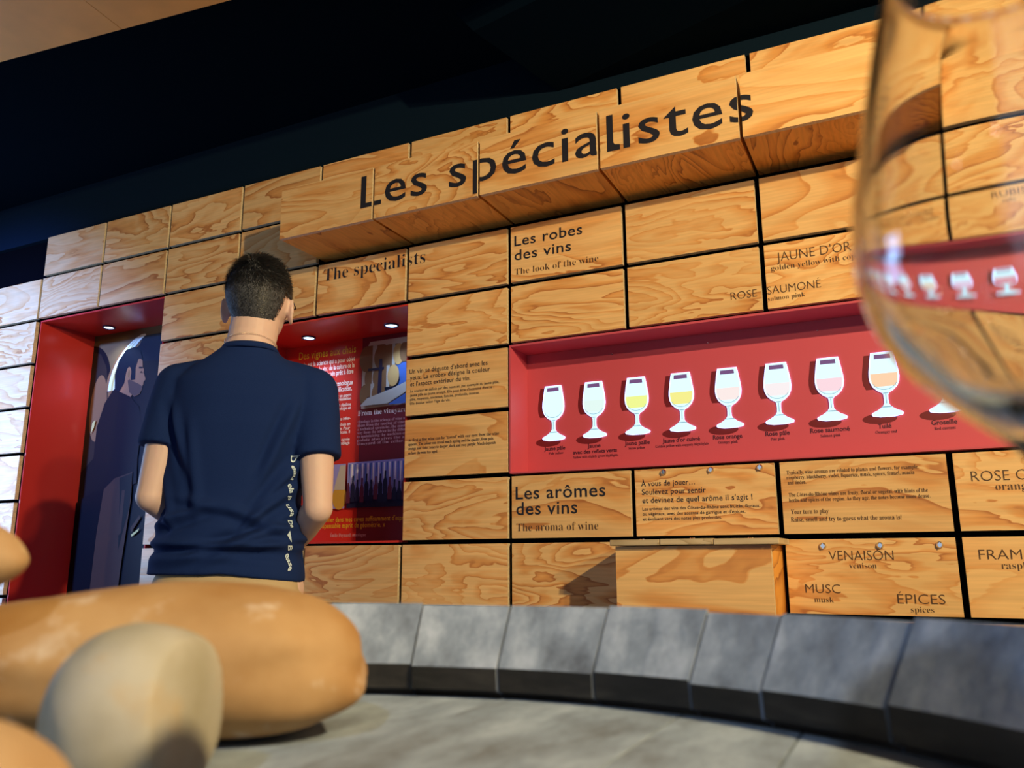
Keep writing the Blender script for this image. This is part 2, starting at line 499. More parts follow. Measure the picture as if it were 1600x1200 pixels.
for s, a, b, z in (('Typically, wine aromas are related to plants and flowers, for example,', 0.867, 1.2, 1.2), ('raspberry, blackberry, violet, liquorice, musk, spices, fennel, acacia', 0.866, 1.189, 1.186), ('and linden.', 0.868, 0.917, 1.172),
                   ('The Côtes-du-Rhône wines are fruity, floral or vegetal, with hints of the', 0.868, 1.216, 1.138), ('herbs and spices of the region. As they age, the notes become more dense.', 0.868, 1.22, 1.123),
                   ('Your turn to play', 0.871, 0.969, 1.090), ('Raise, smell and try to guess what the aroma is!', 0.869, 1.147, 1.069)):
    letter(s, 'serifs', a, b, z, 0.0125 if z < 1.1 else 0.0105, [(2, 6)], 'inkbrown')
letter('ROSE ORANGÉ', 'light', 1.318, 1.568, 1.160, 0.027, [(3, 6)], 'inkbrown')
letter('orange pink', 'serif', 1.369, 1.515, 1.136, None, [(3, 6)], 'inkbrown')
letter('VENAISON', 'light', 0.96, 1.119, 0.964, 0.026, [(2, 7)], 'inkbrown')
letter('venison', 'serif', 1.009, 1.076, 0.943, None, [(2, 7)], 'inkbrown')
letter('MUSC', 'light', 0.893, 0.982, 0.878, 0.024, [(2, 7)], 'inkbrown')
letter('musk', 'serif', 0.914, 0.963, 0.854, None, [(2, 7)], 'inkbrown')
letter('ÉPICES', 'light', 1.118, 1.228, 0.854, 0.025, [(2, 7)], 'inkbrown')
letter('spices', 'serif', 1.147, 1.2, 0.833, None, [(2, 7)], 'inkbrown')
letter('FRAMBOISE', 'light', 1.314, 1.512, 0.965, 0.025, [(3, 7)], 'inkbrown')
letter('raspberry', 'serif', 1.36, 1.462, 0.942, None, [(3, 7)], 'inkbrown')

def stud(i, k, x, z):
    p, c = PAN[(i, k)]
    bm = bmesh.new()
    add_cyl(bm, (0, 0, 0), (0, -1, 0), 0.0095, 0.004, 20, 0.0088)
    add_cyl(bm, (0, -0.004, 0), (0, -1, 0), 0.0088, 0.005, 20, 0.0052)
    add_box(bm, (-0.0012, -0.0102, -0.007), (0.0012, -0.0085, 0.007))
    mesh_obj('stud', bm, M['steel'], p, (x - c[0], -c[1], z - c[2]), smooth=False)
for x in (0.515, 0.656, 0.795): stud(1, 6, x, 1.2235)
for x in (0.947, 1.089, 1.229): stud(2, 7, x, 1.002)

def poly(bm, pts, y, mi=0):
    f = bm.faces.new([bm.verts.new((p[0], y, p[1])) for p in pts])
    f.material_index = mi
    f.normal_update()
    if f.normal.y > 0: f.normal_flip()
    return f
def ell(cx, cz, rx, rz, n=24, a0=0, a1=2 * PI):
    return [(cx + rx * math.cos(a0 + (a1 - a0) * i / (n if a1 - a0 > 6 else n - 1)), cz + rz * math.sin(a0 + (a1 - a0) * i / (n if a1 - a0 > 6 else n - 1))) for i in range(n)]

# ------------------------------------------------------------------ projecting header boxes with the title
HD = 0.224
hg = 'projecting plywood boxes of the title row'
hl = {-2: 'leftmost projecting plywood title box, blank but for the stem of the L', -1: 'projecting plywood title box lettered es s, between the L and the p',
      0: 'projecting plywood title box lettered pécia, above the Les robes des vins panel', 1: 'projecting plywood title box lettered liste, left of the last s', 2: 'rightmost projecting plywood title box, starting with the last s and seen partly through the glass'}
for i in range(-2, 3):
    x0, x1 = XC[i] + 0.005, XC[i + 1] - 0.005
    z0, z1 = 2.131, ZR[1] + 0.001
    org = ((x0 + x1) / 2, 0.0, z0)
    hb = empty('header_box', org, hl[i], 'display box', hg)
    fp, fc = wood_panel('front_panel', i, 1, hb, org, -HD, 0.016, None, x0, x1, z0, z1)
    t = 0.016
    def part(name, a, b, mats):
        c = [(a[q] + b[q]) / 2 for q in range(3)]
        bm = bmesh.new(); add_box(bm, [a[q] - c[q] for q in range(3)], [b[q] - c[q] for q in range(3)])
        return mesh_obj(name, bm, mats, hb, [c[q] - org[q] for q in range(3)])
    part('bottom_panel', (x0, -HD + t, z0), (x1, 0.04, z0 + t), M['ply_shaded'])
    part('top_panel', (x0, -HD + t, z1 - t), (x1, 0.04, z1), M['ply_shaded'])
    part('side_panel', (x0, -HD + t, z0 + t), (x0 + t, 0.04, z1 - t), M['ply'])
    part('side_panel', (x1 - t, -HD + t, z0 + t), (x1, 0.04, z1 - t), M['ply'])
    bm = text_bm('Les spécialistes', 'title', -0.471, 0.879, 2.180, 0.122, y=-HD - 0.0008)
    v_, _ = text_data('Les spécialistes', 'title'); w_, _ = text_data('Les spécial', 'title')
    k_ = (0.879 + 0.471) / (v_[:, 0].max() - v_[:, 0].min()); kz = 0.122 / NAT
    xr = -0.471 + (w_[:, 0].max() - w_[:, 0].min()) * k_
    # curved foot of the letter l
    poly(bm, [(xr - 0.002, 2.180 + 0.17 * kz), (xr + 0.02 * k_, 2.180 + 0.11 * kz), (xr + 0.10 * k_, 2.180 + 0.09 * kz), (xr + 0.10 * k_, 2.180 - 0.005 * kz), (xr, 2.180 - 0.005 * kz), (xr - 0.05 * k_, 2.180 + 0.02 * kz), (xr - 0.05 * k_, 2.180 + 0.17 * kz)], -HD - 0.0011)
    clip_bm(bm, x0, x1)
    if bm.faces:
        shift_bm(bm, fc)
        mesh_obj('lettering', bm, M['ink'], fp, recalc=False)
    else: bm.free()

# ------------------------------------------------------------------ scent box with three lids
org = ((XC[1] + XC[2]) / 2, 0, ZR[8])
sb = empty('scent_box', org, 'plywood scent box with lids jutting from the wall below the A vous de jouer panel', 'display box')
x0, x1, z0, z1, DP = XC[1] + 0.001, XC[2] - 0.004, ZR[8] + 0.004, 1.004, 0.18
wood_panel('front_panel', 1, 7, sb, org, -DP, 0.016, None, x0, x1, z0, z1)
def part2(name, a, b, mats):
    c = [(a[q] + b[q]) / 2 for q in range(3)]
    bm = bmesh.new(); add_box(bm, [a[q] - c[q] for q in range(3)], [b[q] - c[q] for q in range(3)])
    return mesh_obj(name, bm, mats, sb, [c[q] - org[q] for q in range(3)])
part2('side_panel', (x0, -DP + 0.016, z0), (x0 + 0.016, 0.04, z1), M['ply'])
part2('side_panel', (x1 - 0.016, -DP + 0.016, z0), (x1, 0.04, z1), M['ply_shaded'])
part2('bottom_panel', (x0 + 0.016, -DP + 0.016, z0), (x1 - 0.016, 0.04, z0 + 0.016), M['ply_shaded'])
for a, b, dz in ((0.408, 0.549, 0.0), (0.5505, 0.694, 0.001), (0.6955, 0.862, 0.0)):
    bm = bmesh.new()
    add_box(bm, (-(b - a) / 2, -0.095, -0.008), ((b - a) / 2, 0.095, 0.008), 0, 0.0015)
    lid = mesh_obj('lid', bm, M['lid'], sb, ((a + b) / 2 - org[0], -0.105, 1.0135 + dz - org[2]))
    bm = bmesh.new(); add_cyl(bm, (0, -0.02, 0.008), (0, 0, 1), 0.009, 0.004, 16, 0.006)
    mesh_obj('rivet', bm, M['steel'], lid)

# ------------------------------------------------------------------ niches
def wbox(name, a, b, mat, parent, org):
    c = [(a[q] + b[q]) / 2 for q in range(3)]
    bm = bmesh.new(); add_box(bm, [a[q] - c[q] for q in range(3)], [b[q] - c[q] for q in range(3)])
    return mesh_obj(name, bm, mat, parent, [c[q] - org[q] for q in range(3)])
M['ledface'] = plain('led_face', (0.55, 0.80, 1.0), 0.4, emit=6.0)
M['ledrim'] = plain('downlight_rim', (0.03, 0.03, 0.10), 0.3)
def downlight(niche, org, x, y, z, energy=2.6):
    energy *= 1.5
    bm = bmesh.new(); revolve(bm, [(0.030, 0), (0.030, -0.006), (0.024, -0.006), (0.022, -0.001), (0.022, 0)], 32, close=True)
    d = mesh_obj('downlight', bm, M['ledrim'], niche, (x - org[0], y - org[1], z - org[2]), smooth=False)
    bm = bmesh.new(); add_cyl(bm, (0, 0, -0.003), (0, 0, 1), 0.0222, 0.003, 32)
    mesh_obj('light_disc', bm, M['ledface'], d)
    l = lamp('downlight_beam', 'SPOT', (x, y, z - 0.012), (x, y + 0.05, z - 1), energy, (0.45, 0.62, 1.0), 0.02, 120, 0.7)
# niche 1: life-size portrait
def niche(i0, i1, k0, k1, depth, label, side=0.012):
    x0, x1, z0, z1 = XC[i0], XC[i1], ZR[k1], ZR[k0]
    org = ((x0 + x1) / 2, depth, z0)
    n = empty('display_niche', org, label, 'display niche')
    e = 0.004
    wbox('left_panel', (x0, 0.019, z0 + e), (x0 + 0.006, depth, z1 - e), M['red'], n, org)
    wbox('right_panel', (x1 - 0.006, 0.019, z0 + e), (x1, depth, z1 - e), M['red'], n, org)
    wbox('top_panel', (x0 + 0.006, 0.019, z1 - 0.008), (x1 - 0.006, depth, z1 - 0.001), M['red'], n, org)
    wbox('bottom_panel', (x0 + 0.006, 0.019, z0 + 0.001), (x1 - 0.006, depth, z0 + 0.008), M['red'], n, org)
    return n, org, x0 + 0.006, x1 - 0.006, z0 + 0.008, z1 - 0.008
n1, o1, a, b, z0, z1 = niche(-6, -4, 2, 9, 0.315, 'tall red niche at the left holding a life-size photo of a man')
P1 = [plain('print_brown', (0.0233, 0.0144, 0.0079), 0.5, spec=0.15), plain('print_black', (0.0021, 0.0023, 0.0032), 0.5, spec=0.15), plain('print_stone', (0.1435, 0.0858, 0.0323), 0.5, spec=0.15), plain('print_navy', (0.0054, 0.0044, 0.0042), 0.5, spec=0.15),
      plain('print_stave_white', (0.75, 0.72, 0.50), 0.5, spec=0.15), plain('print_ochre', (0.55, 0.42, 0.12), 0.5, spec=0.15), plain('print_hair', (0.0025, 0.0059, 0.0106), 0.5, spec=0.15), plain('print_skin', (0.2760, 0.1170, 0.0484), 0.5, spec=0.15),
      plain('print_apron', (0.0497, 0.0234, 0.0129), 0.5, spec=0.15), plain('print_tan', (0.2070, 0.0960, 0.0336), 0.5, spec=0.15), plain('print_beard', (0.085, 0.042, 0.025), 0.5, spec=0.15), plain('print_slate', (0.0091, 0.0088, 0.0068), 0.5, spec=0.15), plain('print_deep', (0.0041, 0.0035, 0.0042), 0.5, spec=0.15)]
post = wbox('poster', (a, 0.311, z0), (b, 0.3155, z1), P1[3], n1, o1)
pc = ((a + b) / 2, 0.31325, (z0 + z1) / 2)
bm = bmesh.new()
Y = 0.3106; st = -0.0003
def pp(pts, mi):
    global Y
    poly(bm, pts, Y, mi); Y += st
pp([(a, 2.101), (b, 2.101), (b, 1.96), (a, 1.80)], 2)                                       # pale vault
pp([(a, 1.25)] + ell(-2.54, 1.85, 0.16, 0.20, 16, 0, PI / 2) + [(a, 2.02)], 1)              # dark arch
pp([(a, 1.4), (-2.40, 1.5), (-2.385, 1.80), (-2.42, 1.93), (-2.47, 2.0), (a, 2.02)], 0)
pp(ell(-2.45, 1.72, 0.06, 0.17), 9)
pp(ell(-2.09, 1.80, 0.30, 0.245, 32), 9)                                                    # cask end
pp(ell(-2.085, 1.80, 0.27, 0.235, 32), 3)
for q, mi in ((0.325, 9), (0.305, 4), (0.283, 5), (0.268, 4), (0.246, 5), (0.232, 4)):
    pp([(-2.085 + q * math.cos(t), 1.80 + 0.285 * math.sin(t)) for t in [PI * (0.60 + 0.40 * s / 10) for s in range(11)]] + [(-2.085 + (q - 0.022) * math.cos(t), 1.80 + 0.275 * math.sin(t)) for t in [PI * (1.00 - 0.40 * s / 10) for s in range(11)]], mi)
pp([(-2.16, 2.06), (b, 2.06), (b, 1.55), (-2.14, 1.60)], 3)
pp([(-2.20, 2.0), (-2.17, 2.05), (b, 2.04), (b, 1.9), (-2.16, 1.93)], 6)
# man in profile facing right
pp([(-2.44, 1.62), (-2.40, 1.74), (-2.35, 1.80), (-2.28, 1.84), (-2.20, 1.74), (-2.15, 1.70), (-2.12, 1.6), (-2.13, 1.45), (-2.12, 1.33), (-2.36, 1.29), (-2.44, 1.3)], 12)
pp([(-2.44, 1.62), (-2.40, 1.74), (-2.35, 1.80), (-2.30, 1.78), (-2.30, 1.5), (-2.36, 1.29), (-2.44, 1.3)], 3)
pp([(-2.325, 1.80), (-2.31, 1.88), (-2.22, 1.90), (-2.19, 1.80), (-2.215, 1.755), (-2.25, 1.77)], 7)
pp([(-2.32, 1.86), (-2.30, 1.93), (-2.25, 1.97), (-2.19, 1.965), (-2.155, 1.93), (-2.150, 1.90), (-2.140, 1.885), (-2.140, 1.87), (-2.122, 1.835), (-2.135, 1.822), (-2.135, 1.81), (-2.145, 1.80), (-2.140, 1.79), (-2.155, 1.765), (-2.19, 1.755), (-2.23, 1.78), (-2.27, 1.80)], 7)
pp([(-2.25, 1.85), (-2.20, 1.83), (-2.165, 1.815), (-2.138, 1.80), (-2.155, 1.767), (-2.19, 1.757), (-2.23, 1.78)], 10)
pp([(-2.335, 1.80), (-2.345, 1.88), (-2.325, 1.95), (-2.28, 2.0), (-2.22, 2.01), (-2.175, 1.985), (-2.155, 1.94), (-2.185, 1.945), (-2.20, 1.90), (-2.195, 1.84), (-2.225, 1.84), (-2.235, 1.90), (-2.265, 1.88), (-2.27, 1.83), (-2.30, 1.79)], 6)
pp(ell(-2.245, 1.875, 0.018, 0.034), 7)
pp(ell(-2.243, 1.875, 0.008, 0.02), 9)
pp([(-2.175, 1.895), (-2.15, 1.893), (-2.15, 1.899), (-2.175, 1.903)], 6)
pp([(-2.165, 1.872), (-2.147, 1.870), (-2.155, 1.880)], 12)
pp([(-2.42, 1.30), (-2.34, 1.31), (-2.27, 1.36), (-2.15, 1.385), (-2.145, 1.25), (-2.17, 0.95), (-2.20, 0.40), (-2.44, 0.40)], 8)
pp([(-2.42, 1.30), (-2.34, 1.31), (-2.36, 1.1), (-2.38, 0.40), (a, 0.40), (a, 1.25)], 1)
pp([(-2.235, 1.36), (-2.15, 1.38), (-2.15, 1.22), (-2.20, 1.02), (-2.22, 1.25)], 11)
pp([(-2.21, 1.30), (-2.19, 1.30), (-2.19, 1.10), (-2.215, 1.08)], 8)
pp([(-2.13, 1.12), (-2.075, 1.18), (-2.07, 1.165), (-2.12, 1.10)], 8)
pp([(-2.12, 1.09), (-2.07, 1.12), (-2.075, 1.105), (-2.115, 1.08)], 5)
pp([(-2.47, 1.645), (-2.45, 1.66), (-2.455, 1.62), (-2.475, 1.59)], 5)
shift_bm(bm, pc)
mesh_obj('printed_photo', bm, P1, post, recalc=False)
downlight(n1, o1, -2.312, 0.22, ZR[2] - 0.008, 3.2)

# niche 2: red and plum poster
n2, o2, a, b, z0, z1 = niche(-3, -1, 3, 7, 0.315, 'red niche beside the man holding a wine-making poster under small downlights')
postL = wbox('poster', (a, 0.311, z0), (XC[-2], 0.3155, z1), M['posterred'], n2, o2)
postR = wbox('poster', (XC[-2] + 0.0005, 0.311, z0), (b, 0.3155, z1), M['purple'], n2, o2)
cL = ((a + XC[-2]) / 2, 0.31325, (z0 + z1) / 2)
cR = ((XC[-2] + 0.0005 + b) / 2, 0.31325, (z0 + z1) / 2)
def pletter(s, style, x0, x1, z, cap, par, c, mat):
    bm = text_bm(s, style, x0, x1, z, cap, y=0.3100)
    clip_bm(bm, -1.25, -0.43)
    shift_bm(bm, c)
    mesh_obj('lettering', bm, M[mat], par, recalc=False)
pletter('Des vignes aux chais', 'sans', -1.177, -0.872, 1.826, 0.034, postL, cL, 'yellow')
for s, x0, x1, z, cap in (("L'œnologie est la science qui a pour objet", -1.225, -0.875, 1.791, 0.021), ("l'étude et la pratique du vin : de la culture de la", -1.225, -0.877, 1.763, 0.021),
                    ("vigne à l'élaboration du vin prêt à être", -1.2, -0.881, 1.737, 0.021), ("bu. Quelquefois critique, l'œnologue", -1.2, -0.882, 1.690, 0.021), ("guide les étapes de la vinification.", -1.17, -0.885, 1.664, 0.021),
                    ("Son activité œnologique est un apport", -1.12, -0.887, 1.640, 0.013), ("précieux au cours de réalisation", -1.09, -0.887, 1.625, 0.013), ("il détient au moins d'un diplôme", -1.09, -0.887, 1.600, 0.013),
                    ("national de technologie en", -1.06, -0.887, 1.585, 0.013), ("des étapes infor-", -1.0, -0.887, 1.541, 0.013), ("dans les chais en", -1.0, -0.887, 1.517, 0.013), ("détaille. Pour", -0.98, -0.887, 1.500, 0.013),
                    ("plus délicats, il", -0.99, -0.887, 1.484, 0.013), ("à la cuvée", -0.96, -0.887, 1.453, 0.013), ("et l'assemblage", -0.99, -0.887, 1.438, 0.013)):
    pletter(s, 'bold', x0, x1, z, cap, postL, cL, 'white')
pletter('From the vineyard to the cellar', 'serifs', -0.850, -0.445, 1.552, 0.022, postR, cR, 'white')
for q, s in enumerate(('Œnology is the science of wine and vines, and looks after', 'them from the tending of vines until wine is ready. As', 'a technical specialist, the œnologist is in expert in the', 'way from the advice in the different stages of the grapes,',
                       'to maintaining the machines of the cellar. The trained', 'palate also gives the advice to grow the', 'vineyard of the cellar.')):
    pletter(s, 'serifs', -0.850, -0.44 if q < 6 else -0.62, 1.521 - 0.0152 * q, 0.0115, postR, cR, 'pink')
pletter("« Mêler dans mes cuves suffisamment d'esprit", 'sans', -1.02, -0.60, 1.122, 0.020, postR, cR, 'yellow')
pletter("l'indispensable esprit de géométrie. »", 'sans', -1.05, -0.70, 1.098, 0.020, postR, cR, 'yellow')
pletter("Émile Peynaud, œnologue", 'serifs', -0.965, -0.79, 1.062, 0.014, postR, cR, 'pink')
P2 = [plain('photo_blue', (0.05, 0.13, 0.42), 0.3), plain('photo_wall', (0.50, 0.48, 0.40), 0.3), plain('photo_cask', (0.20, 0.11, 0.05), 0.3), plain('photo_cask_light', (0.50, 0.34, 0.13), 0.3), plain('photo_dark', (0.012, 0.014, 0.05), 0.3),
      plain('photo_steel', (0.42, 0.44, 0.40), 0.3), plain('photo_skin', (0.52, 0.33, 0.26), 0.3), plain('photo_shirt', (0.30, 0.42, 0.72), 0.3), plain('photo_lilac', (0.30, 0.30, 0.68), 0.3), plain('photo_wine', (0.10, 0.02, 0.05), 0.3), plain('photo_white', (0.75, 0.78, 0.85), 0.3), plain('photo_gold', (0.55, 0.33, 0.05), 0.3)]
bm = bmesh.new(); Y = 0.3103
X0, X1 = -0.835, -0.43
pp([(X0, 1.58), (X1, 1.585), (X1, 1.866), (-0.80, 1.862), (X0, 1.80)], 1)
pp([(-0.80, 1.62), (X1, 1.64), (X1, 1.80), (-0.80, 1.80)], 0)
for cx, cz, rx, rz in ((-0.735, 1.79, 0.055, 0.055), (-0.655, 1.795, 0.035, 0.045), (-0.59, 1.80, 0.028, 0.04), (-0.535, 1.805, 0.025, 0.035), (-0.755, 1.705, 0.03, 0.04), (-0.675, 1.705, 0.038, 0.045), (-0.745, 1.635, 0.045, 0.045)):
    pp([(cx - rx * 1.5, cz - rz), (cx, cz - rz), (cx, cz + rz), (cx - rx * 1.5, cz + rz)], 2)
    pp(ell(cx - rx * 1.5, cz, rx * 0.6, rz), 2)
    pp([(cx - rx * 0.9, cz - rz), (cx - rx * 0.5, cz - rz), (cx - rx * 0.5, cz + rz), (cx - rx * 0.9, cz + rz)], 5)
    pp(ell(cx, cz, rx * 0.75, rz), 3 if cx > -0.7 and cz > 1.7 else 2)
pp([(-0.80, 1.735), (-0.72, 1.735), (-0.72, 1.745), (-0.80, 1.745)], 4)
pp([(-0.80, 1.61), (-0.73, 1.61), (-0.73, 1.78), (-0.745, 1.78), (-0.75, 1.625), (-0.80, 1.625)], 4)
pp([(X0, 1.59), (-0.70, 1.59), (-0.57, 1.65), (-0.56, 1.69), (-0.68, 1.65), (-0.80, 1.62)], 5)
pp([(-0.70, 1.585), (-0.43, 1.585), (-0.43, 1.66), (-0.57, 1.645)], 0)
pp([(-0.595, 1.745), (-0.575, 1.76), (-0.555, 1.72), (-0.545, 1.66), (-0.57, 1.65), (-0.59, 1.70)], 6)
pp([(-0.55, 1.62), (-0.57, 1.76), (-0.52, 1.82), (-0.46, 1.84), (X1, 1.80), (X1, 1.62)], 7)
pp(ell(-0.50, 1.845, 0.03, 0.015), 6)
# lower pictures: candle-lit sphere and rows of bottles
pp([(-1.10, 1.175), (-0.893, 1.175), (-0.893, 1.356), (-1.10, 1.353)], 8)
pp(ell(-0.92, 1.22, 0.035, 0.05), 11)
pp([(-0.95, 1.25), (-0.893, 1.25), (-0.893, 1.35), (-0.92, 1.35)], 1)
pp([(-0.882, 1.175), (X1, 1.175), (X1, 1.365), (-0.882, 1.358)], 8)
pp([(-0.882, 1.175), (X1, 1.175), (X1, 1.245), (-0.882, 1.215)], 4)
for q in range(34):
    x = -0.875 + q * 0.0133
    pp([(x, 1.27 + random.uniform(0, 0.03)), (x + 0.004, 1.27), (x + 0.006, 1.352), (x - 0.001, 1.352)], 10 if q % 2 else 0)
for q in range(20):
    x = -0.868 + q * 0.0225; h = 1.27 + random.uniform(-0.01, 0.035); z = 1.195 + random.uniform(-0.005, 0.012)
    pp([(x - 0.010, z), (x + 0.010, z), (x + 0.010, h - 0.03), (x + 0.004, h - 0.015), (x + 0.004, h + 0.012), (x - 0.004, h + 0.012), (x - 0.004, h - 0.015), (x - 0.010, h - 0.03)], 4 if q % 3 else 9)
shift_bm(bm, cR)
mesh_obj('printed_photo', bm, P2, postR, recalc=False)
for x, e in ((-1.035, 3.0), (-0.62, 3.0)): downlight(n2, o2, x, 0.20, ZR[3] - 0.008, e)

# niche 3: red light box with the nine backlit glasses
x0, x1, z0, z1, DB = XC[0], XC[4], ZR[6], ZR[4], 0.133
o3 = ((x0 + x1) / 2, DB, z0)
n3 = empty('light_box', o3, 'long red recessed light box with glowing pictures of wine glasses and their captions', 'light box')
wbox('left_panel', (x0, 0.0, z0 + 0.002), (x0 + 0.005, DB, z1 - 0.002), M['redmat'], n3, o3)
wbox('right_panel', (x1 - 0.005, 0.0, z0 + 0.002), (x1, DB, z1 - 0.002), M['redmat'], n3, o3)
wbox('top_panel', (x0 + 0.005, 0.0, z1 - 0.008), (x1 - 0.005, DB, z1 - 0.001), M['redmat'], n3, o3)
wbox('bottom_panel', (x0 + 0.005, 0.0, z0 + 0.001), (x1 - 0.005, DB, z0 + 0.006), M['redmat'], n3, o3)
bk = wbox('back_panel', (x0, DB, z0), (x1, DB + 0.01, z1), M['redmat'], n3, o3)
bc = ((x0 + x1) / 2, DB + 0.005, (z0 + z1) / 2)
# outline of a tasting glass, unit height
GL = [(0.158, 1.0), (0.172, 0.93), (0.190, 0.82), (0.208, 0.70), (0.213, 0.62), (0.203, 0.54), (0.170, 0.465), (0.110, 0.405), (0.050, 0.37), (0.034, 0.34), (0.030, 0.27), (0.034, 0.20), (0.060, 0.155), (0.130, 0.105), (0.205, 0.070), (0.222, 0.045), (0.205, 0.020), (0.10, 0.0)]
def glass_pts(cx, z, h, s=1.0):
    r = [(cx + a_ * h * s, z + b_ * h) for a_, b_ in GL]
    l = [(cx - a_ * h * s, z + b_ * h) for a_, b_ in reversed(GL)]
    return l + r
M['glow'] = plain('backlit_glass', (0.62, 0.92, 1.0), 0.5, emit=1.25)
M['glowrim'] = plain('backlit_edge', (0.55, 0.58, 1.0), 0.5, emit=2.2)
M['glowline'] = plain('backlit_line', (0.28, 0.50, 0.62), 0.5, emit=0.9)
M['glowtop'] = plain('backlit_rim_inside', (0.17, 0.07, 0.22), 0.5, emit=0.9)
def prism(bm, pts, y0, y1, mi=0):
    a_ = [bm.verts.new((p[0], y0, p[1])) for p in pts]; b_ = [bm.verts.new((p[0], y1, p[1])) for p in pts]
    n = len(pts)
    fs = [bm.faces.new(a_), bm.faces.new(b_[::-1])] + [bm.faces.new((a_[q], b_[q], b_[(q + 1) % n], a_[(q + 1) % n])) for q in range(n)]
    for f in fs: f.material_index = mi
winecol = [None, (0.80, 1.0, 0.95), (0.90, 0.98, 0.30), (0.95, 0.90, 0.28), (1.0, 0.86, 0.84), (0.98, 0.90, 0.92), (1.0, 0.72, 0.80), (1.0, 0.66, 0.42), (0.95, 0.52, 0.78), (0.85, 0.12, 0.22), (0.75, 0.05, 0.12)]
cap = [('Jaune pâle', 'Pale yellow', 0.067, 0.144, 0.083, 0.137), ('Jaune', '', 0.223, 0.270, 0, 0), ('Jaune paille', 'Straw yellow', 0.353, 0.437, 0.366, 0.421), ("Jaune d'or cuivré", 'Golden yellow with coppery highlights', 0.479, 0.599, 0.455, 0.624),
       ('Rose orange', 'Orangey pink', 0.639, 0.728, 0.654, 0.714), ('Rose pâle', 'Pale pink', 0.797, 0.867, 0.811, 0.852), ('Rose saumoné', 'Salmon pink', 0.925, 1.034, 0.953, 1.008), ('Tuilé', 'Orangey red', 1.109, 1.144, 1.101, 1.157), ('Groseille', 'Red currant', 1.245, 1.309, 1.251, 1.304)]
def bl(s, style, a_, b_, z, c_):
    bm = text_bm(s, style, a_, b_, z, c_, y=DB - 0.0008)
    shift_bm(bm, bc)
    mesh_obj('lettering', bm, M['inkred'], bk, recalc=False)
for q in range(11):
    cx = 0.1035 + 0.1477 * q; zb = 1.363; h = 0.190
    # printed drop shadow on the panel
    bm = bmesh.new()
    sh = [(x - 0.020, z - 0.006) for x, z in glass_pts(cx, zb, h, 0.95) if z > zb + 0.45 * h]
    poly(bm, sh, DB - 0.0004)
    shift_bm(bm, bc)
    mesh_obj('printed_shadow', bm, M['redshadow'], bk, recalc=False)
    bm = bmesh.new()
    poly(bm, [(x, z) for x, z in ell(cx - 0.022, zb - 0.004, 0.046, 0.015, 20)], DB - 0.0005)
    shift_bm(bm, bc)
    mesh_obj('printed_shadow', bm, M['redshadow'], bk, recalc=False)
    bm = bmesh.new(); prism(bm, [(x - cx, z - zb) for x, z in glass_pts(cx, zb, h)], -0.0035, 0.0, 0)
    g = mesh_obj('lit_glass_picture', bm, M['glowrim'], n3, (cx - o3[0], DB - 0.0006 - o3[1], zb - o3[2]))
    bm = bmesh.new()
    poly(bm, [(x, z * 0.985 + 0.001) for x, z in glass_pts(0, 0, h, 0.92)], -0.0038, 0)
    poly(bm, [(-0.021, 0.183), (0.021, 0.183), (0.022, 0.170), (-0.022, 0.170)], -0.0044, 2)          # dark inside of the rim
    for k_ in range(8):                                                                              # bowl bottom and foot lines
        t0, t1 = PI * (1.12 + 0.76 * k_ / 8), PI * (1.12 + 0.76 * (k_ + 1) / 8)
        for (rx, rz, cz) in ((0.034, 0.030, 0.108),):
            poly(bm, [(rx * math.cos(t0), cz + rz * math.sin(t0)), (rx * math.cos(t1), cz + rz * math.sin(t1)), (rx * 0.96 * math.cos(t1), cz + rz * 0.93 * math.sin(t1)), (rx * 0.96 * math.cos(t0), cz + rz * 0.93 * math.sin(t0))], -0.0044, 1)
    poly(bm, [(-0.0012, 0.066), (0.0012, 0.066), (0.0012, 0.038), (-0.0012, 0.038)], -0.0044, 1)
    poly(bm, ell(0, 0.0285, 0.016, 0.0018, 12), -0.0044, 1)
    poly(bm, ell(0, 0.0688, 0.009, 0.0016, 12), -0.0044, 1)
    mesh_obj('glass_detail', bm, [M['glow'], M['glowline'], M['glowtop']], g, recalc=False)
    if winecol[q]:
        wm = plain('backlit_wine', winecol[q], 0.5, emit=0.95)
        pts = [(a_ * h * 0.88, b_ * h) for a_, b_ in GL if 0.42 < b_ < 0.70]
        top = 0.72 * h if q > 1 else 0.9 * h
        pts = [(0.036, 0.127)] + pts + [(0.0, 0.084)]
        bm = bmesh.new(); poly(bm, [(-x, z) for x, z in reversed(pts[:-1])] + pts[:-1] , -0.0041)
        mesh_obj('wine', bm, wm, g, recalc=False)
    if q < 9:
        c_ = cap[q]
        bl(c_[0], 'bold', c_[2], c_[3], 1.331, 0.0135)
        if c_[1]: bl(c_[1], 'serifs', c_[4], c_[5], 1.3165, 0.0085)
bl('avec des reflets verts', 'bold', 0.172, 0.326, 1.3125, 0.0125)
bl('Yellow with slightly green highlights', 'serifs', 0.172, 0.330, 1.298, 0.0085)
for x in (0.012, 0.30, 0.62, 0.95):
    bm = bmesh.new(); add_cyl(bm, (0, 0, 0), (0, -1, 0), 0.0028, 0.0025, 10, 0.0018)
    mesh_obj('screw', bm, M['steel'], bk, (x + 0.02 - bc[0], DB - bc[1], 1.640 - bc[2]))

# ------------------------------------------------------------------ ceiling elements
M['cply'] = plain('ceiling_plywood', (0.85, 0.42, 0.085), 0.55, var=0.08, bscale=6)
cp = empty('trim_1', (-1.6, -1.1, 2.70), kind='structure')
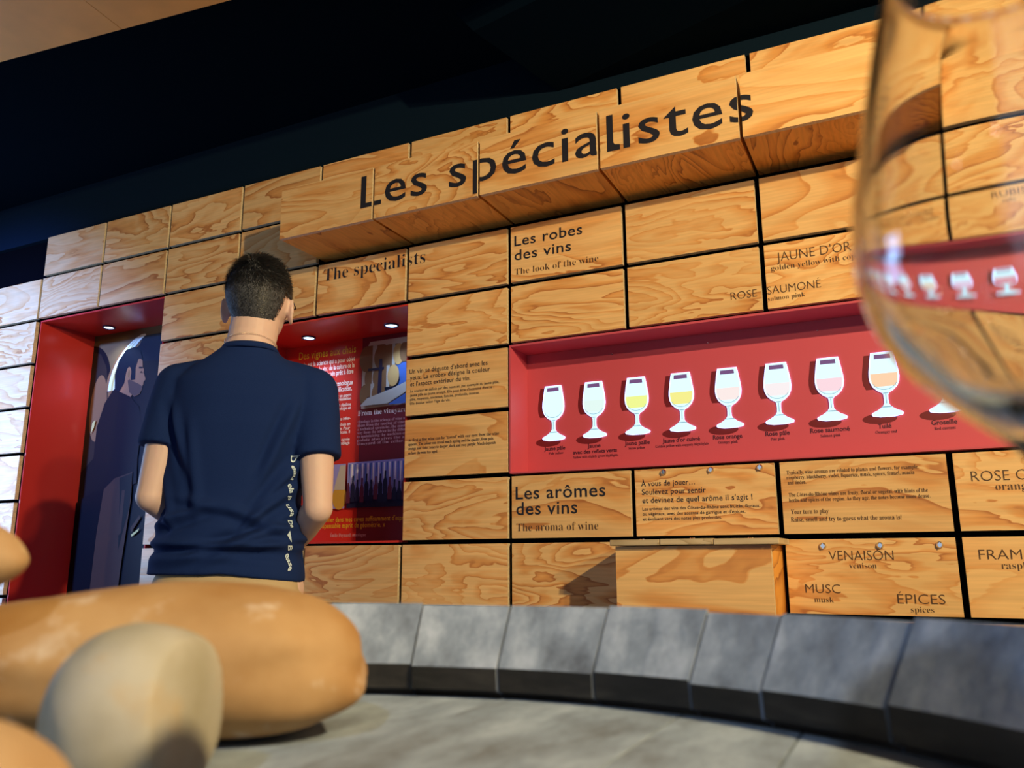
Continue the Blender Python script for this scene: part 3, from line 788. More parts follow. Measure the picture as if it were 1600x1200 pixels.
# a dropped plywood soffit of two boards (corners measured on its lower face, z = 2.70)
e0 = Vector((-1.582, -0.867)); e2 = Vector((-0.609, -0.752))
dr = (e2 - e0).normalized(); nm = Vector((dr.y, -dr.x)); sm = Vector((-1.0372, -0.8048))
for q0, q1 in ((-1.9, (sm - e0).length - 0.001), ((sm - e0).length + 0.001, 3.2)):
    bm = bmesh.new()
    pts = [e0 + dr * q0, e0 + dr * q1, e0 + dr * q1 + nm * 1.3, e0 + dr * q0 + nm * 1.3]
    lo = [bm.verts.new((p.x + 1.6, p.y + 1.1, 0.0)) for p in pts]; hi = [bm.verts.new((p.x + 1.6, p.y + 1.1, 0.018)) for p in pts]
    bm.faces.new(lo); bm.faces.new(hi[::-1])
    for j in range(4): bm.faces.new((lo[j], hi[j], hi[(j + 1) % 4], lo[(j + 1) % 4]))
    mesh_obj('soffit_board', bm, M['cply'], cp)
bm = bmesh.new()
for x in (-2.2, -0.6, 0.6): add_cyl(bm, (x + 1.6, -0.35 if x < 0.3 else -0.1, 0.018), (0, 0, 1), 0.012, 0.055, 10)
mesh_obj('hanger', bm, M['black'], cp)
# dark sloping duct under the ceiling
def prism_obj(name, lo, hi, mat):
    bm = bmesh.new()
    l = [bm.verts.new(p) for p in lo]; h = [bm.verts.new(p) for p in hi]
    n = len(l)
    bm.faces.new(l); bm.faces.new(h[::-1])
    for j in range(n): bm.faces.new((l[j], h[j], h[(j + 1) % n], l[(j + 1) % n]))
    return mesh_obj(name, bm, mat)
dk = prism_obj('trim_2', [(0.186, 0.018, 2.592), (5.2, 0.018, 2.592), (5.2, -1.3, 2.68), (0.02, -0.30, 2.68)], [(0.118, 0.018, 2.768), (5.2, 0.018, 2.768), (5.2, -1.3, 2.768), (-0.05, -0.30, 2.768)], M['ceiling'])
struct(dk)

# ------------------------------------------------------------------ barrel
BX, BY, HZ = CAM.x - 0.171, CAM.y + 0.119, 0.90      # axis and height of the barrel head
org = (BX, BY, 0)
barrel = empty('wine_barrel', org, 'weathered grey oak wine barrel standing upright in the foreground', 'barrel')
RIM, BEV = 0.946, 0.916
ang = [106.0, 96.1, 85.3, 74.8, 67.5, 55.8, 44.0, 33.0, 22.5]
while ang[-1] > 106 - 360 + 16: ang.append(ang[-1] - random.uniform(9, 12))
ang.append(106 - 360)
zs = [0.0, 0.08, 0.20, 0.33, 0.47, 0.61, 0.74, 0.86, RIM]
def rad(z): return 0.302 + 0.055 * (1 - ((z - 0.47) / 0.47) ** 2)
for q in range(len(ang) - 1):
    a0, a1 = R_(ang[q + 1]), R_(ang[q])
    jr = random.uniform(-0.0012, 0.0012); dz = random.uniform(-0.0012, 0.0012)
    g = 0.0006
    bm = bmesh.new()
    out = [(rad(z) + jr, z) for z in zs[:-1]] + [(rad(RIM) - 0.003 + jr, RIM + dz)]
    inn = [(0.2995 + jr - 0.003, RIM + dz), (0.2755 + jr, BEV + dz), (0.2765 + jr, BEV - 0.012), (0.283, HZ + 0.0015), (0.283, HZ - 0.012), (0.276, HZ - 0.02), (0.29, 0.74), (0.315, 0.47), (0.29, 0.15), (0.275, 0.0)]
    prof = out + inn
    NS = 4
    rings = []
    for s in range(NS + 1):
        rings.append([])
        for (r, z) in prof:
            t = a0 + g / r + (a1 - a0 - 2 * g / r) * s / NS
            rings[-1].append(bm.verts.new((r * math.cos(t), r * math.sin(t), z)))
    n = len(prof)
    no = len(out)
    for s in range(NS):
        for j in range(n):
            f = bm.faces.new((rings[s][j], rings[s + 1][j], rings[s + 1][(j + 1) % n], rings[s][(j + 1) % n]))
            if j >= no + 1: f.material_index = 1
    bm.faces.new(rings[0]); bm.faces.new(rings[-1][::-1])
    mesh_obj('stave', bm, [M['stave'], M['stave_in']], barrel)
for z, h in ((0.885, 0.05), (0.76, 0.04), (0.63, 0.035), (0.31, 0.035), (0.18, 0.04), (0.055, 0.05)):
    bm = bmesh.new(); h2 = h / 2
    revolve(bm, [(rad(z - h2) + 0.002, z - h2), (rad(z - h2) + 0.0045, z - h2), (rad(z + h2) + 0.0045, z + h2), (rad(z + h2) + 0.002, z + h2)], 72, close=True)
    mesh_obj('hoop', bm, M['hoop'], barrel)
# head boards run along y, joints at measured x offsets from the axis
jx = [-0.283, -0.200, -0.118, -0.030, 0.066, 0.121, 0.190, 0.283]
for q in range(len(jx) - 1):
    xa, xb = jx[q] + 0.0006, jx[q + 1] - 0.0006
    Rr = 0.2825
    bm = bmesh.new()
    N = 14
    xs_ = [xa + (xb - xa) * s / N for s in range(N + 1)]
    top = [(x, math.sqrt(max(Rr * Rr - x * x, 1e-6))) for x in xs_]
    bot = [(x, -y) for x, y in reversed(top)]
    pts = top + bot
    lo = [bm.verts.new((x, y, HZ - 0.018)) for x, y in pts]; hi = [bm.verts.new((x, y, HZ)) for x, y in pts]
    bm.faces.new(lo[::-1]); bm.faces.new(hi); n = len(pts)
    for j in range(n): bm.faces.new((lo[j], lo[(j + 1) % n], hi[(j + 1) % n], hi[j]))
    bmesh.ops.remove_doubles(bm, verts=bm.verts, dist=0.0003)
    mesh_obj('head_board', bm, M['head'], barrel, (0, 0, random.uniform(-0.0006, 0.0)))

# ------------------------------------------------------------------ stones
def stone_mat(name, c0, c1, spots, sc=9.0):
    m, nt, p = new_mat(name)
    N, L = nt.nodes, nt.links
    tc = N.new('ShaderNodeTexCoord')
    n = N.new('ShaderNodeTexNoise'); n.inputs['Scale'].default_value = sc * 2; n.inputs['Detail'].default_value = 5
    L.new(tc.outputs['Object'], n.inputs['Vector'])
    r = N.new('ShaderNodeValToRGB'); e = r.color_ramp.elements
    e[0].position = 0.35; e[0].color = (*c0, 1); e[1].position = 0.68; e[1].color = (*c1, 1)
    L.new(n.outputs['Fac'], r.inputs['Fac'])
    v = N.new('ShaderNodeTexNoise'); v.inputs['Scale'].default_value = 60; v.inputs['Detail'].default_value = 3
    L.new(tc.outputs['Object'], v.inputs['Vector'])
    r2 = N.new('ShaderNodeValToRGB'); e = r2.color_ramp.elements
    e[0].position = 0.58; e[0].color = (0, 0, 0, 1); e[1].position = 0.76; e[1].color = (0.6, 0.6, 0.6, 1)
    L.new(v.outputs['Fac'], r2.inputs['Fac'])
    mx = N.new('ShaderNodeMixRGB'); mx.inputs[2].default_value = (*spots, 1)
    L.new(r2.outputs['Color'], mx.inputs[0]); L.new(r.outputs['Color'], mx.inputs[1])
    L.new(mx.outputs[0], p.inputs['Base Color'])
    p.inputs['Roughness'].default_value = 0.7
    p.inputs['Specular IOR Level'].default_value = 0.3
    b = N.new('ShaderNodeBump'); b.inputs['Strength'].default_value = 0.25; b.inputs['Distance'].default_value = 0.002
    L.new(v.outputs['Fac'], b.inputs['Height']); L.new(b.outputs['Normal'], p.inputs['Normal'])
    return m
def stone(c, size, rot, e, amp, mat, seed, label, ridge=None, taper=0.0, name='pebble', e2=None):
    """super-ellipsoid with low-frequency lumps; c relative to the camera position"""
    bm = bmesh.new()
    bmesh.ops.create_icosphere(bm, subdivisions=5, radius=1)
    q = Matrix.Rotation(rot[2], 3, 'Z') @ Matrix.Rotation(rot[1], 3, 'Y') @ Matrix.Rotation(rot[0], 3, 'X')
    for v in bm.verts:
        d = v.co.normalized()
        k = (abs(d.x) ** e + abs(d.y) ** e + abs(d.z) ** e) ** (-1 / e)
        n = noise.noise(d * 1.3 + Vector((seed, 0, 0))) * amp + noise.noise(d * 3.1 + Vector((seed, 4, 0))) * amp * 0.25
        p = d * k * (1 + n)
        if ridge: 
            t = p.dot(ridge[0]) - ridge[1]
            if t > 0: p -= ridge[0] * t * 0.75
        p.z *= 1 + taper * p.x
        v.co = q @ Vector((p.x * size[0], p.y * size[1], p.z * size[2]))
    lowest = min(v.co.z for v in bm.verts)
    o = mesh_obj(name, bm, mat, None, (CAM.x + c[0], CAM.y + c[1], c[2] - lowest), smooth=True)
    tag(o, label, 'stone', 'rounded stones lying on the barrel head')
    return o
sm_orange = stone_mat('ochre_stone', (0.30, 0.15, 0.050), (0.45, 0.28, 0.135), (0.62, 0.52, 0.44), 9)
sm_pale = stone_mat('pale_stone', (0.31, 0.28, 0.21), (0.43, 0.40, 0.36), (0.42, 0.30, 0.16), 14)
sm_tan = stone_mat('tan_stone', (0.38, 0.23, 0.12), (0.48, 0.33, 0.19), (0.70, 0.55, 0.36), 8)
st1 = stone((-0.296, 0.250, HZ), (0.0965, 0.044, 0.0300), (0, 0, R_(33)), 2.3, 0.11, sm_orange, 3.1, taper=0.16, label= 'long orange brown rounded stone lying across the barrel head')
st2 = stone((-0.216, 0.186, HZ), (0.026, 0.030, 0.0255), (0, 0, R_(30)), 2.2, 0.05, sm_pale, 8.7, 'small pale round stone in front of the long orange one', (Vector((0.96, -0.16, 0.05)).normalized(), 0.60))
st3 = stone((-0.166, 0.100, HZ), (0.024, 0.020, 0.0205), (0, 0, R_(20)), 2.1, 0.05, sm_tan, 5.2, 'tan stone at the bottom left corner, nearest the camera')
st4 = stone((-0.333, 0.172, 0.9565), (0.048, 0.021, 0.0165), (0, R_(3), R_(27)), 2.1, 0.04, sm_tan, 6.6, 'small ochre stone resting on the left end of the long one')

# ------------------------------------------------------------------ tasting glass standing on the barrel head
def glass_mat():
    m, nt, p = new_mat('clear_glass')
    p.inputs['Base Color'].default_value = (0.97, 0.99, 1.0, 1)
    p.inputs['Roughness'].default_value = 0.0
    p.inputs['IOR'].default_value = 1.5
    p.inputs['Transmission Weight'].default_value = 1.0
    return m
wg = empty('wine_glass', (CAM.x + 0.026, CAM.y + 0.165, HZ), 'clear wine tasting glass close to the camera at the right edge', 'glass')
Zb = 0.07
outer = [(0.0, 0.0), (0.0335, 0.0), (0.0345, 0.0012), (0.0335, 0.0026), (0.020, 0.0050), (0.009, 0.0085), (0.0052, 0.014), (0.0042, 0.030), (0.0040, 0.055), (0.0046, 0.074), (0.0062, 0.0835), (0.0085, 0.0885), (0.0140, 0.0925), (0.0200, 0.0980), (0.0250, 0.1030), (0.0292, 0.1105), (0.0318, 0.1180), (0.0325, 0.1270), (0.0318, 0.1350), (0.0305, 0.1410), (0.0285, 0.1520), (0.0268, 0.1610), (0.0240, 0.1730), (0.0211, 0.1840)]
inner = [(0.0203, 0.1846), (0.0195, 0.1838), (0.0222, 0.1730), (0.0249, 0.1610), (0.0266, 0.1520), (0.0285, 0.1410), (0.0297, 0.1350), (0.0302, 0.1270), (0.0292, 0.1190), (0.0262, 0.1120), (0.0215, 0.1060), (0.0160, 0.1000), (0.0090, 0.0955), (0.0, 0.0935)]
bm = bmesh.new()
revolve(bm, outer + inner, 96)
bmesh.ops.remove_doubles(bm, verts=bm.verts, dist=1e-6)
gb = mesh_obj('glass_body', bm, glass_mat(), wg, smooth=True)
sub = gb.modifiers.new('smooth', 'SUBSURF'); sub.levels = 1; sub.render_levels = 2

# unseen track lamps, added to house the spots and glint in the glass
M['lampshell'] = plain('lamp_shell', (0.03, 0.03, 0.03), 0.4)
M['lampface'] = plain('lamp_face', (1.0, 0.92, 0.80), 0.4, emit=40.0)
tl = None
spots = [((3.08, -2.42, 2.6), (-0.2, 0, 1.7), 'black track lamp nearest the wall at the right'), ((4.0, -2.94, 2.39), (-1.6, 0, 1.6), 'black track lamp hanging lowest at the far right'), ((-2.9, -2.5, 2.55), (-3.1, 0, 1.2), 'black track lamp near the left wall')]
spots += [((x, -3.9, 2.55), (x * 0.6 + 0.1, -2.15, 0.95), l_) for x, l_ in ((-0.9, 'added unseen track lamp behind the camera, leftmost of the rear row'), (0.3, 'added unseen track lamp behind the camera, second of the rear row'), (1.5, 'added unseen track lamp behind the camera, third of the rear row'), (2.7, 'added unseen track lamp behind the camera, rightmost of the rear row'))]
for p_, t_, lab in spots:
    dn = (Vector(t_) - Vector(p_)).normalized()
    root_ = empty('track_lamp', (p_[0] - dn.x * 0.06, p_[1] - dn.y * 0.06, 2.77), lab, 'lamp', 'track lamps under the ceiling')
    oo = Vector(root_.location)
    bm = bmesh.new(); c0 = Vector(p_) - dn * 0.15 - oo
    add_cyl(bm, c0, dn, 0.032, 0.11, 24, 0.042)
    mesh_obj('lamp_shell', bm, M['lampshell'], root_)
    bm = bmesh.new(); add_cyl(bm, Vector(p_) - dn * 0.040 - oo, dn, 0.036, 0.003, 24)
    mesh_obj('lamp_face', bm, M['lampface'], root_)
    c1 = Vector(p_) - dn * 0.10 - oo
    bm = bmesh.new(); add_cyl(bm, (0, 0, 0), c1, 0.008, c1.length, 12)
    mesh_obj('stem', bm, M['lampshell'], root_)

#@PERSON@
# ------------------------------------------------------------------ the man, seen from behind
PROT = R_(31)
man = empty('person', (-0.355, -0.835, 0), 'person seen from behind in a navy t-shirt and beige trousers, standing before the wall', 'person', rotz=PROT)
def skin_mat(name, col):
    m, nt, p = new_mat(name)
    p.inputs['Base Color'].default_value = (*col, 1)
    p.inputs['Roughness'].default_value = 0.55
    p.inputs['Subsurface Weight'].default_value = 0.12
    p.inputs['Subsurface Radius'].default_value = (0.02, 0.008, 0.004)
    p.inputs['Subsurface Scale'].default_value = 0.3
    return m
M['skin'] = skin_mat('skin', (0.72, 0.52, 0.49))
M['shirt'] = plain('navy_cotton', (0.009, 0.026, 0.125), 0.9, bump=0.25, bscale=500, spec=0.12)
M['trousers'] = plain('beige_cotton', (0.52, 0.40, 0.25), 0.85, bump=0.3, bscale=400)
class Acc:
    """collects primitives as arrays; turned into one mesh at the end"""
    def __init__(self): self.v, self.f, self.n = [], [], 0
    def add(self, v, f):
        self.v.append(np.asarray(v, np.float64)); self.f += [tuple(k + self.n for k in q) for q in f]; self.n += len(v)
    def mesh(self):
        me = bpy.data.meshes.new('tmp'); me.from_pydata(np.concatenate(self.v).tolist(), [], self.f); me.update(); return me
_sph = {}
def unit_sphere(seg):
    if seg not in _sph:
        b = bmesh.new(); bmesh.ops.create_uvsphere(b, u_segments=seg, v_segments=seg // 2 + 2, radius=1)
        _sph[seg] = (np.array([v.co[:] for v in b.verts]), [tuple(v.index for v in f.verts) for f in b.faces]); b.free()
    return _sph[seg]
def ball(bm, c, r, seg=14):
    s = r if isinstance(r, (tuple, list)) else (r, r, r)
    v, f = unit_sphere(seg)
    bm.add(v * np.array(s) + np.array(c[:]), f)
def limb(bm, pts, rs, seg=14, step=0.35):
    for (a, b, ra, rb) in zip(pts[:-1], pts[1:], rs[:-1], rs[1:]):
        a, b = Vector(a), Vector(b)
        n = max(2, int((b - a).length / (min(ra, rb) * step)))
        for i in range(n + 1):
            t = i / n
            ball(bm, a.lerp(b, t), ra + (rb - ra) * t, seg)
def tube(bm, a, b, ra, rb, seg=32):
    a, b = Vector(a), Vector(b)
    q = (b - a).normalized().to_track_quat('Z', 'Y').to_matrix()
    v = [a + q @ Vector((ra * math.cos(2 * PI * i / seg), ra * math.sin(2 * PI * i / seg), 0)) for i in range(seg)] + [b + q @ Vector((rb * math.cos(2 * PI * i / seg), rb * math.sin(2 * PI * i / seg), 0)) for i in range(seg)]
    bm.add([p[:] for p in v], [tuple(range(seg))[::-1], tuple(range(seg, 2 * seg))] + [(i, (i + 1) % seg, seg + (i + 1) % seg, seg + i) for i in range(seg)])
def loft(bm, rings, seg=40, power=2.3):
    """rings: (z, cx, cy, half width, half depth)"""
    v, f = [], []
    for z, cx, cy, hw, hd in rings:
        for i in range(seg):
            t = 2 * PI * i / seg
            c, s = math.cos(t), math.sin(t)
            v.append((cx + hw * math.copysign(abs(c) ** (2 / power), c), cy + hd * math.copysign(abs(s) ** (2 / power), s), z))
    for k in range(len(rings) - 1):
        for i in range(seg):
            j = (i + 1) % seg
            f.append((k * seg + i, k * seg + j, (k + 1) * seg + j, (k + 1) * seg + i))
    f.append(tuple(range(seg))[::-1]); f.append(tuple(range((len(rings) - 1) * seg, len(rings) * seg)))
    bm.add(v, f)
def remesh(bm, voxel, smooth, sfac=0.5):
    me = bm.mesh()
    o = bpy.data.objects.new('tmp', me); COL.objects.link(o)
    m = o.modifiers.new('r', 'REMESH'); m.mode = 'VOXEL'; m.voxel_size = voxel
    if smooth:
        s = o.modifiers.new('s', 'SMOOTH'); s.factor = sfac; s.iterations = smooth
    dg = bpy.context.evaluated_depsgraph_get(); dg.update()
    out = bpy.data.meshes.new_from_object(o.evaluated_get(dg))
    bpy.data.objects.remove(o); bpy.data.meshes.remove(me)
    return out
def acc_obj(name, acc, mats, parent, loc=(0, 0, 0), smooth=True):
    return link_mesh(name, acc.mesh(), mats, parent, loc, smooth)
def link_mesh(name, me, mats, parent, loc=(0, 0, 0), smooth=True):
    me.name = name
    me.materials.clear()
    for m in (mats if isinstance(mats, list) else [mats]): me.materials.append(m)
    me.polygons.foreach_set('use_smooth', [smooth] * len(me.polygons))
    o = bpy.data.objects.new(name, me); COL.objects.link(o); o.parent = parent; o.location = loc
    return o
HX = 0.018
HC = Vector((HX, 0.012, 1.652))                     # skull centre
sides = (-1, 1)
elbow = {-1: Vector((-0.200, -0.040, 1.125)), 1: Vector((0.208, -0.060, 1.095))}
shou = {-1: Vector((-0.170, 0.0, 1.405)), 1: Vector((0.180, 0.0, 1.395))}
wrist = {-1: Vector((-0.078, 0.190, 1.005)), 1: Vector((0.080, 0.190, 0.975))}
# body: one continuous surface
bm = Acc()
ball(bm, HC, (0.080, 0.098, 0.096), 28)
ball(bm, HC + Vector((0, 0.012, -0.035)), (0.066, 0.080, 0.085), 24)      # cheeks
ball(bm, HC + Vector((0, 0.045, -0.085)), (0.045, 0.046, 0.042), 20)      # jaw
ball(bm, HC + Vector((0, 0.080, -0.112)), (0.020, 0.016, 0.014), 14)      # chin
ball(bm, HC + Vector((0, 0.086, 0.022)), (0.050, 0.014, 0.014), 16)       # brow
limb(bm, [HC + Vector((0, 0.094, 0.005)), HC + Vector((0, 0.112, -0.038))], [0.008, 0.013])
ball(bm, HC + Vector((-0.011, 0.104, -0.042)), 0.008, 10); ball(bm, HC + Vector((0.011, 0.104, -0.042)), 0.008, 10)
ball(bm, HC + Vector((0, 0.090, -0.068)), (0.024, 0.010, 0.006), 12)
ball(bm, HC + Vector((0, 0.089, -0.079)), (0.021, 0.010, 0.007), 12)
for s in sides:                                                          # ears
    e = HC + Vector((s * 0.083, -0.002, -0.030))
    for i in range(15):
        t = PI * (0.15 + 1.5 * i / 14)
        ball(bm, e + Vector((s * (0.004 + 0.004 * math.sin(t)), -0.015 * math.cos(t - PI / 2) , 0.030 * math.sin(t - PI / 2) * -1)), 0.0058, 8)
    ball(bm, e + Vector((-s * 0.001, 0.002, 0)), (0.006, 0.015, 0.029), 12)
    ball(bm, e + Vector((s * 0.002, 0.006, -0.028)), (0.005, 0.007, 0.009), 10)
limb(bm, [(0.0, -0.020, 1.44), (HX * 0.6, -0.012, 1.53), (HX, 0.0, 1.61)], [0.068, 0.063, 0.063], 20)
loft(bm, [(0.93, 0, 0, 0.140, 0.085), (1.10, -0.010, 0, 0.135, 0.090), (1.25, -0.01, 0, 0.150, 0.100), (1.38, 0, 0, 0.150, 0.090), (1.45, 0, -0.01, 0.10, 0.06)], 32)
for s in sides:
    limb(bm, [shou[s], shou[s].lerp(elbow[s], 0.5), elbow[s]], [0.050, 0.045, 0.036], 16, 0.3)
    limb(bm, [elbow[s], elbow[s].lerp(wrist[s], 0.35), wrist[s]], [0.037, 0.037, 0.0255], 16, 0.3)
    # hand: palm, four bent fingers, thumb; hands folded around each other in front of the belly
    wv = wrist[s]; inn = Vector((-s, 0, 0)); fwd = Vector((-s * 0.75, 0.62, -0.05 + 0.1 * s)).normalized(); up = Vector((0, 0, 1))
    side = fwd.cross(up).normalized()
    pc_ = wv + fwd * 0.045 + Vector((0, 0.006 * s, 0))
    for j, z in enumerate((0.030, 0.010, -0.010, -0.028)):
        limb(bm, [wv + up * z * 0.5, wv + fwd * 0.078 + up * z], [0.016, 0.0125], 10, 0.4)
    for j, (z, l) in enumerate(((0.031, 0.070), (0.010, 0.078), (-0.011, 0.073), (-0.030, 0.058))):
        k0 = wv + fwd * 0.080 + up * z
        d1 = (fwd * 0.9 - Vector((0, 0.5, 0)) + up * z * 2).normalized(); d2 = (fwd * 0.35 + Vector((0, -1, 0))).normalized(); d3 = Vector((s * 0.5, -0.85, 0)).normalized()
        k1 = k0 + d1 * l * 0.45; k2 = k1 + d2 * l * 0.32; k3 = k2 + d3 * l * 0.23
        limb(bm, [k0, k1, k2, k3], [0.0098, 0.0088, 0.0080, 0.0068], 9, 0.5)
    t0 = wv + fwd * 0.022 + up * 0.022
    limb(bm, [t0, t0 + fwd * 0.025 + up * 0.028 - Vector((0, 0.008, 0)), t0 + fwd * 0.055 + up * 0.035 - Vector((0, 0.020, 0)), t0 + fwd * 0.075 + up * 0.028 - Vector((0, 0.03, 0))], [0.015, 0.0125, 0.0105, 0.0085], 9, 0.5)
# legs
for s in sides:
    limb(bm, [(s * 0.095, 0, 0.90), (s * 0.105, 0.012, 0.50), (s * 0.110, -0.005, 0.30), (s * 0.112, -0.012, 0.09)], [0.080, 0.052, 0.050, 0.036], 16, 0.35)
body = link_mesh('body', remesh(bm, 0.0042, 5), M['skin'], man)

# t-shirt
bm = Acc()
loft(bm, [(0.938, -0.014, 0.0, 0.190, 0.128), (0.955, -0.014, 0.0, 0.189, 0.128), (0.99, -0.014, 0.0, 0.181, 0.124), (1.03, -0.013, 0, 0.180, 0.123), (1.07, -0.012, 0.0, 0.171, 0.116), (1.14, -0.010, 0, 0.167, 0.112),
          (1.22, -0.008, 0, 0.172, 0.117), (1.30, -0.003, 0, 0.181, 0.121), (1.37, 0, 0, 0.185, 0.116), (1.42, 0, -0.004, 0.180, 0.104), (1.455, 0.002, -0.008, 0.140, 0.088), (1.485, 0.005, -0.010, 0.095, 0.076), (1.508, 0.008, -0.012, 0.068, 0.066)], 48, 2.25)
for s in sides:
    ds = (elbow[s] - shou[s]).normalized()
    b = shou[s]
    limb(bm, [Vector((s * 0.10, -0.004, 1.432)), b + Vector((-s * 0.005, 0, 0.004)), b + ds * 0.07], [0.052, 0.063, 0.062], 20, 0.25)
    # flared sleeve with an open hem
    tube(bm, b, b + ds * (0.16 if s < 0 else 0.178), 0.058, 0.062)
me = remesh(bm, 0.0055, 7)
n = len(me.vertices)
co = np.empty(n * 3, np.float32); me.vertices.foreach_get('co', co); co = co.reshape(-1, 3)
no = np.empty(n * 3, np.float32); me.vertices.foreach_get('normal', no); no = no.reshape(-1, 3)
def fold(x, z, x0, z0, dx, dz, L_, wd, amp):
    """one long soft crease: a ridge with a valley beside it, from (x0, z0) along (dx, dz)"""
    t = (x - x0) * dx + (z - z0) * dz; s_ = -(x - x0) * dz + (z - z0) * dx
    env = np.exp(-((t - L_ / 2) / (L_ / 2)) ** 4)
    return 1.6 * amp * env * (np.exp(-(s_ / wd) ** 2) - 0.8 * np.exp(-((s_ + 1.7 * wd) / wd) ** 2))
x, y, z = co[:, 0], co[:, 1], co[:, 2]
d = np.zeros(n)
back = y < 0.03
for (x0, z0, dx, dz, L_, wd, amp) in ((-0.20, 1.012, 0.995, -0.03, 0.40, 0.010, 0.010), (-0.19, 1.05, 0.95, 0.30, 0.16, 0.012, 0.008), (-0.17, 1.20, 0.25, -0.97, 0.16, 0.012, 0.006), (-0.10, 1.30, 0.15, -0.98, 0.22, 0.014, 0.005),
                                      (0.16, 1.22, -0.55, -0.83, 0.22, 0.013, 0.007), (0.17, 1.10, -0.80, -0.55, 0.24, 0.013, 0.008), (0.16, 1.16, -0.7, -0.7, 0.18, 0.010, 0.006), (0.16, 1.055, -0.93, -0.30, 0.26, 0.011, 0.009), (0.0, 1.10, 0.9, -0.42, 0.18, 0.012, 0.006), (-0.12, 1.12, 0.96, -0.25, 0.16, 0.012, 0.005),
                                      (0.15, 1.36, -0.35, -0.93, 0.20, 0.012, 0.007), (-0.155, 1.35, 0.3, -0.95, 0.18, 0.012, 0.007), (-0.19, 0.975, 0.99, 0.05, 0.30, 0.014, 0.004), (0.05, 1.00, 0.98, 0.18, 0.14, 0.010, 0.006)):
    d += np.where(back, fold(x, z, x0, z0, dx, dz, L_, wd, amp), 0)
d += np.array([noise.noise(Vector((float(a) * 9, float(b) * 9, float(c) * 6))) * 0.003 for a, b, c in co])
torso = np.abs(x) < 0.25
co += no * (d * torso)[:, None].astype(np.float32)
# hem line: dips towards the right
co[:, 2] += np.where(co[:, 2] < 0.99, (-0.02 + 0.0 * x) * 0 + np.where(x > 0, -0.16 * x, -0.02 * -x) * np.clip((0.99 - co[:, 2]) / 0.06, 0, 1), 0)
me.vertices.foreach_set('co', co.ravel()); me.update()
shirt = link_mesh('t_shirt', me, M['shirt'], man)
# rib collar
bm = bmesh.new()
SEG = 48
rr = []
for i in range(SEG):
    t = 2 * PI * i / SEG
    rr.append([bm.verts.new(((0.0675 + dr_) * math.cos(t) + 0.009, (0.0655 + dr_) * math.sin(t) - 0.011, 1.502 + dz_ - 0.016 * math.sin(t) + 0.004 * math.cos(2 * t))) for dr_, dz_ in ((0.010, -0.014), (0.0065, -0.004), (0.002, 0.003), (-0.001, 0.002), (-0.002, -0.010))])
for i in range(SEG):
    a_, b_ = rr[i], rr[(i + 1) % SEG]
    for j in range(5): bm.faces.new((a_[j], b_[j], b_[(j + 1) % 5], a_[(j + 1) % 5]))
mesh_obj('collar', bm, M['shirt'], shirt, smooth=True)

# trousers
bm = Acc()
loft(bm, [(0.82, -0.006, 0.0, 0.178, 0.125), (0.88, -0.008, -0.004, 0.181, 0.127), (0.925, -0.010, 0.0, 0.176, 0.118), (0.945, -0.010, 0.0, 0.165, 0.104), (0.975, -0.01, 0.0, 0.150, 0.090)], 40, 2.4)
ball(bm, (-0.08, -0.050, 0.84), (0.09, 0.09, 0.09), 20); ball(bm, (0.075, -0.050, 0.84), (0.09, 0.09, 0.09), 20)
for s in sides:
    limb(bm, [(s * 0.090, 0, 0.82), (s * 0.100, 0.008, 0.52), (s * 0.108, 0.0, 0.32), (s * 0.112, -0.008, 0.075)], [0.094, 0.074, 0.067, 0.060], 18, 0.3)
trs = link_mesh('trousers', remesh(bm, 0.007, 4), M['trousers'], man)
M['belt'] = plain('belt_leather', (0.03, 0.018, 0.012), 0.5)
# shoes
M['shoe'] = plain('dark_shoe', (0.02, 0.02, 0.024), 0.5)
M['sole'] = plain('white_sole', (0.6, 0.6, 0.58), 0.6)
for s in sides:
    bm = Acc()
    limb(bm, [(0, -0.055, 0.055), (0, 0.03, 0.050), (s * 0.004, 0.12, 0.038), (s * 0.006, 0.165, 0.032)], [0.040, 0.044, 0.042, 0.030], 16, 0.25)
    limb(bm, [(0, -0.02, 0.06), (0, -0.012, 0.105)], [0.042, 0.040], 16, 0.3)
    sh_ = link_mesh('shoe', remesh(bm, 0.005, 5), M['shoe'], man, (s * 0.114, 0.0, 0.010))
    bm = bmesh.new(); pts = [(0.043 * math.cos(t) * (1.0 if math.sin(t) > 0 else 0.9), 0.05 + (0.145 if math.sin(t) > 0 else 0.150) * math.sin(t)) for t in [2 * PI * i / 32 for i in range(32)]]
    lo = [bm.verts.new((p[0], p[1], -0.010)) for p in pts]; hi = [bm.verts.new((p[0], p[1], 0.014)) for p in pts]
    bm.faces.new(lo[::-1]); bm.faces.new(hi)
    for j in range(32): bm.faces.new((lo[j], lo[(j + 1) % 32], hi[(j + 1) % 32], hi[j]))
    mesh_obj('sole', bm, M['sole'], sh_)

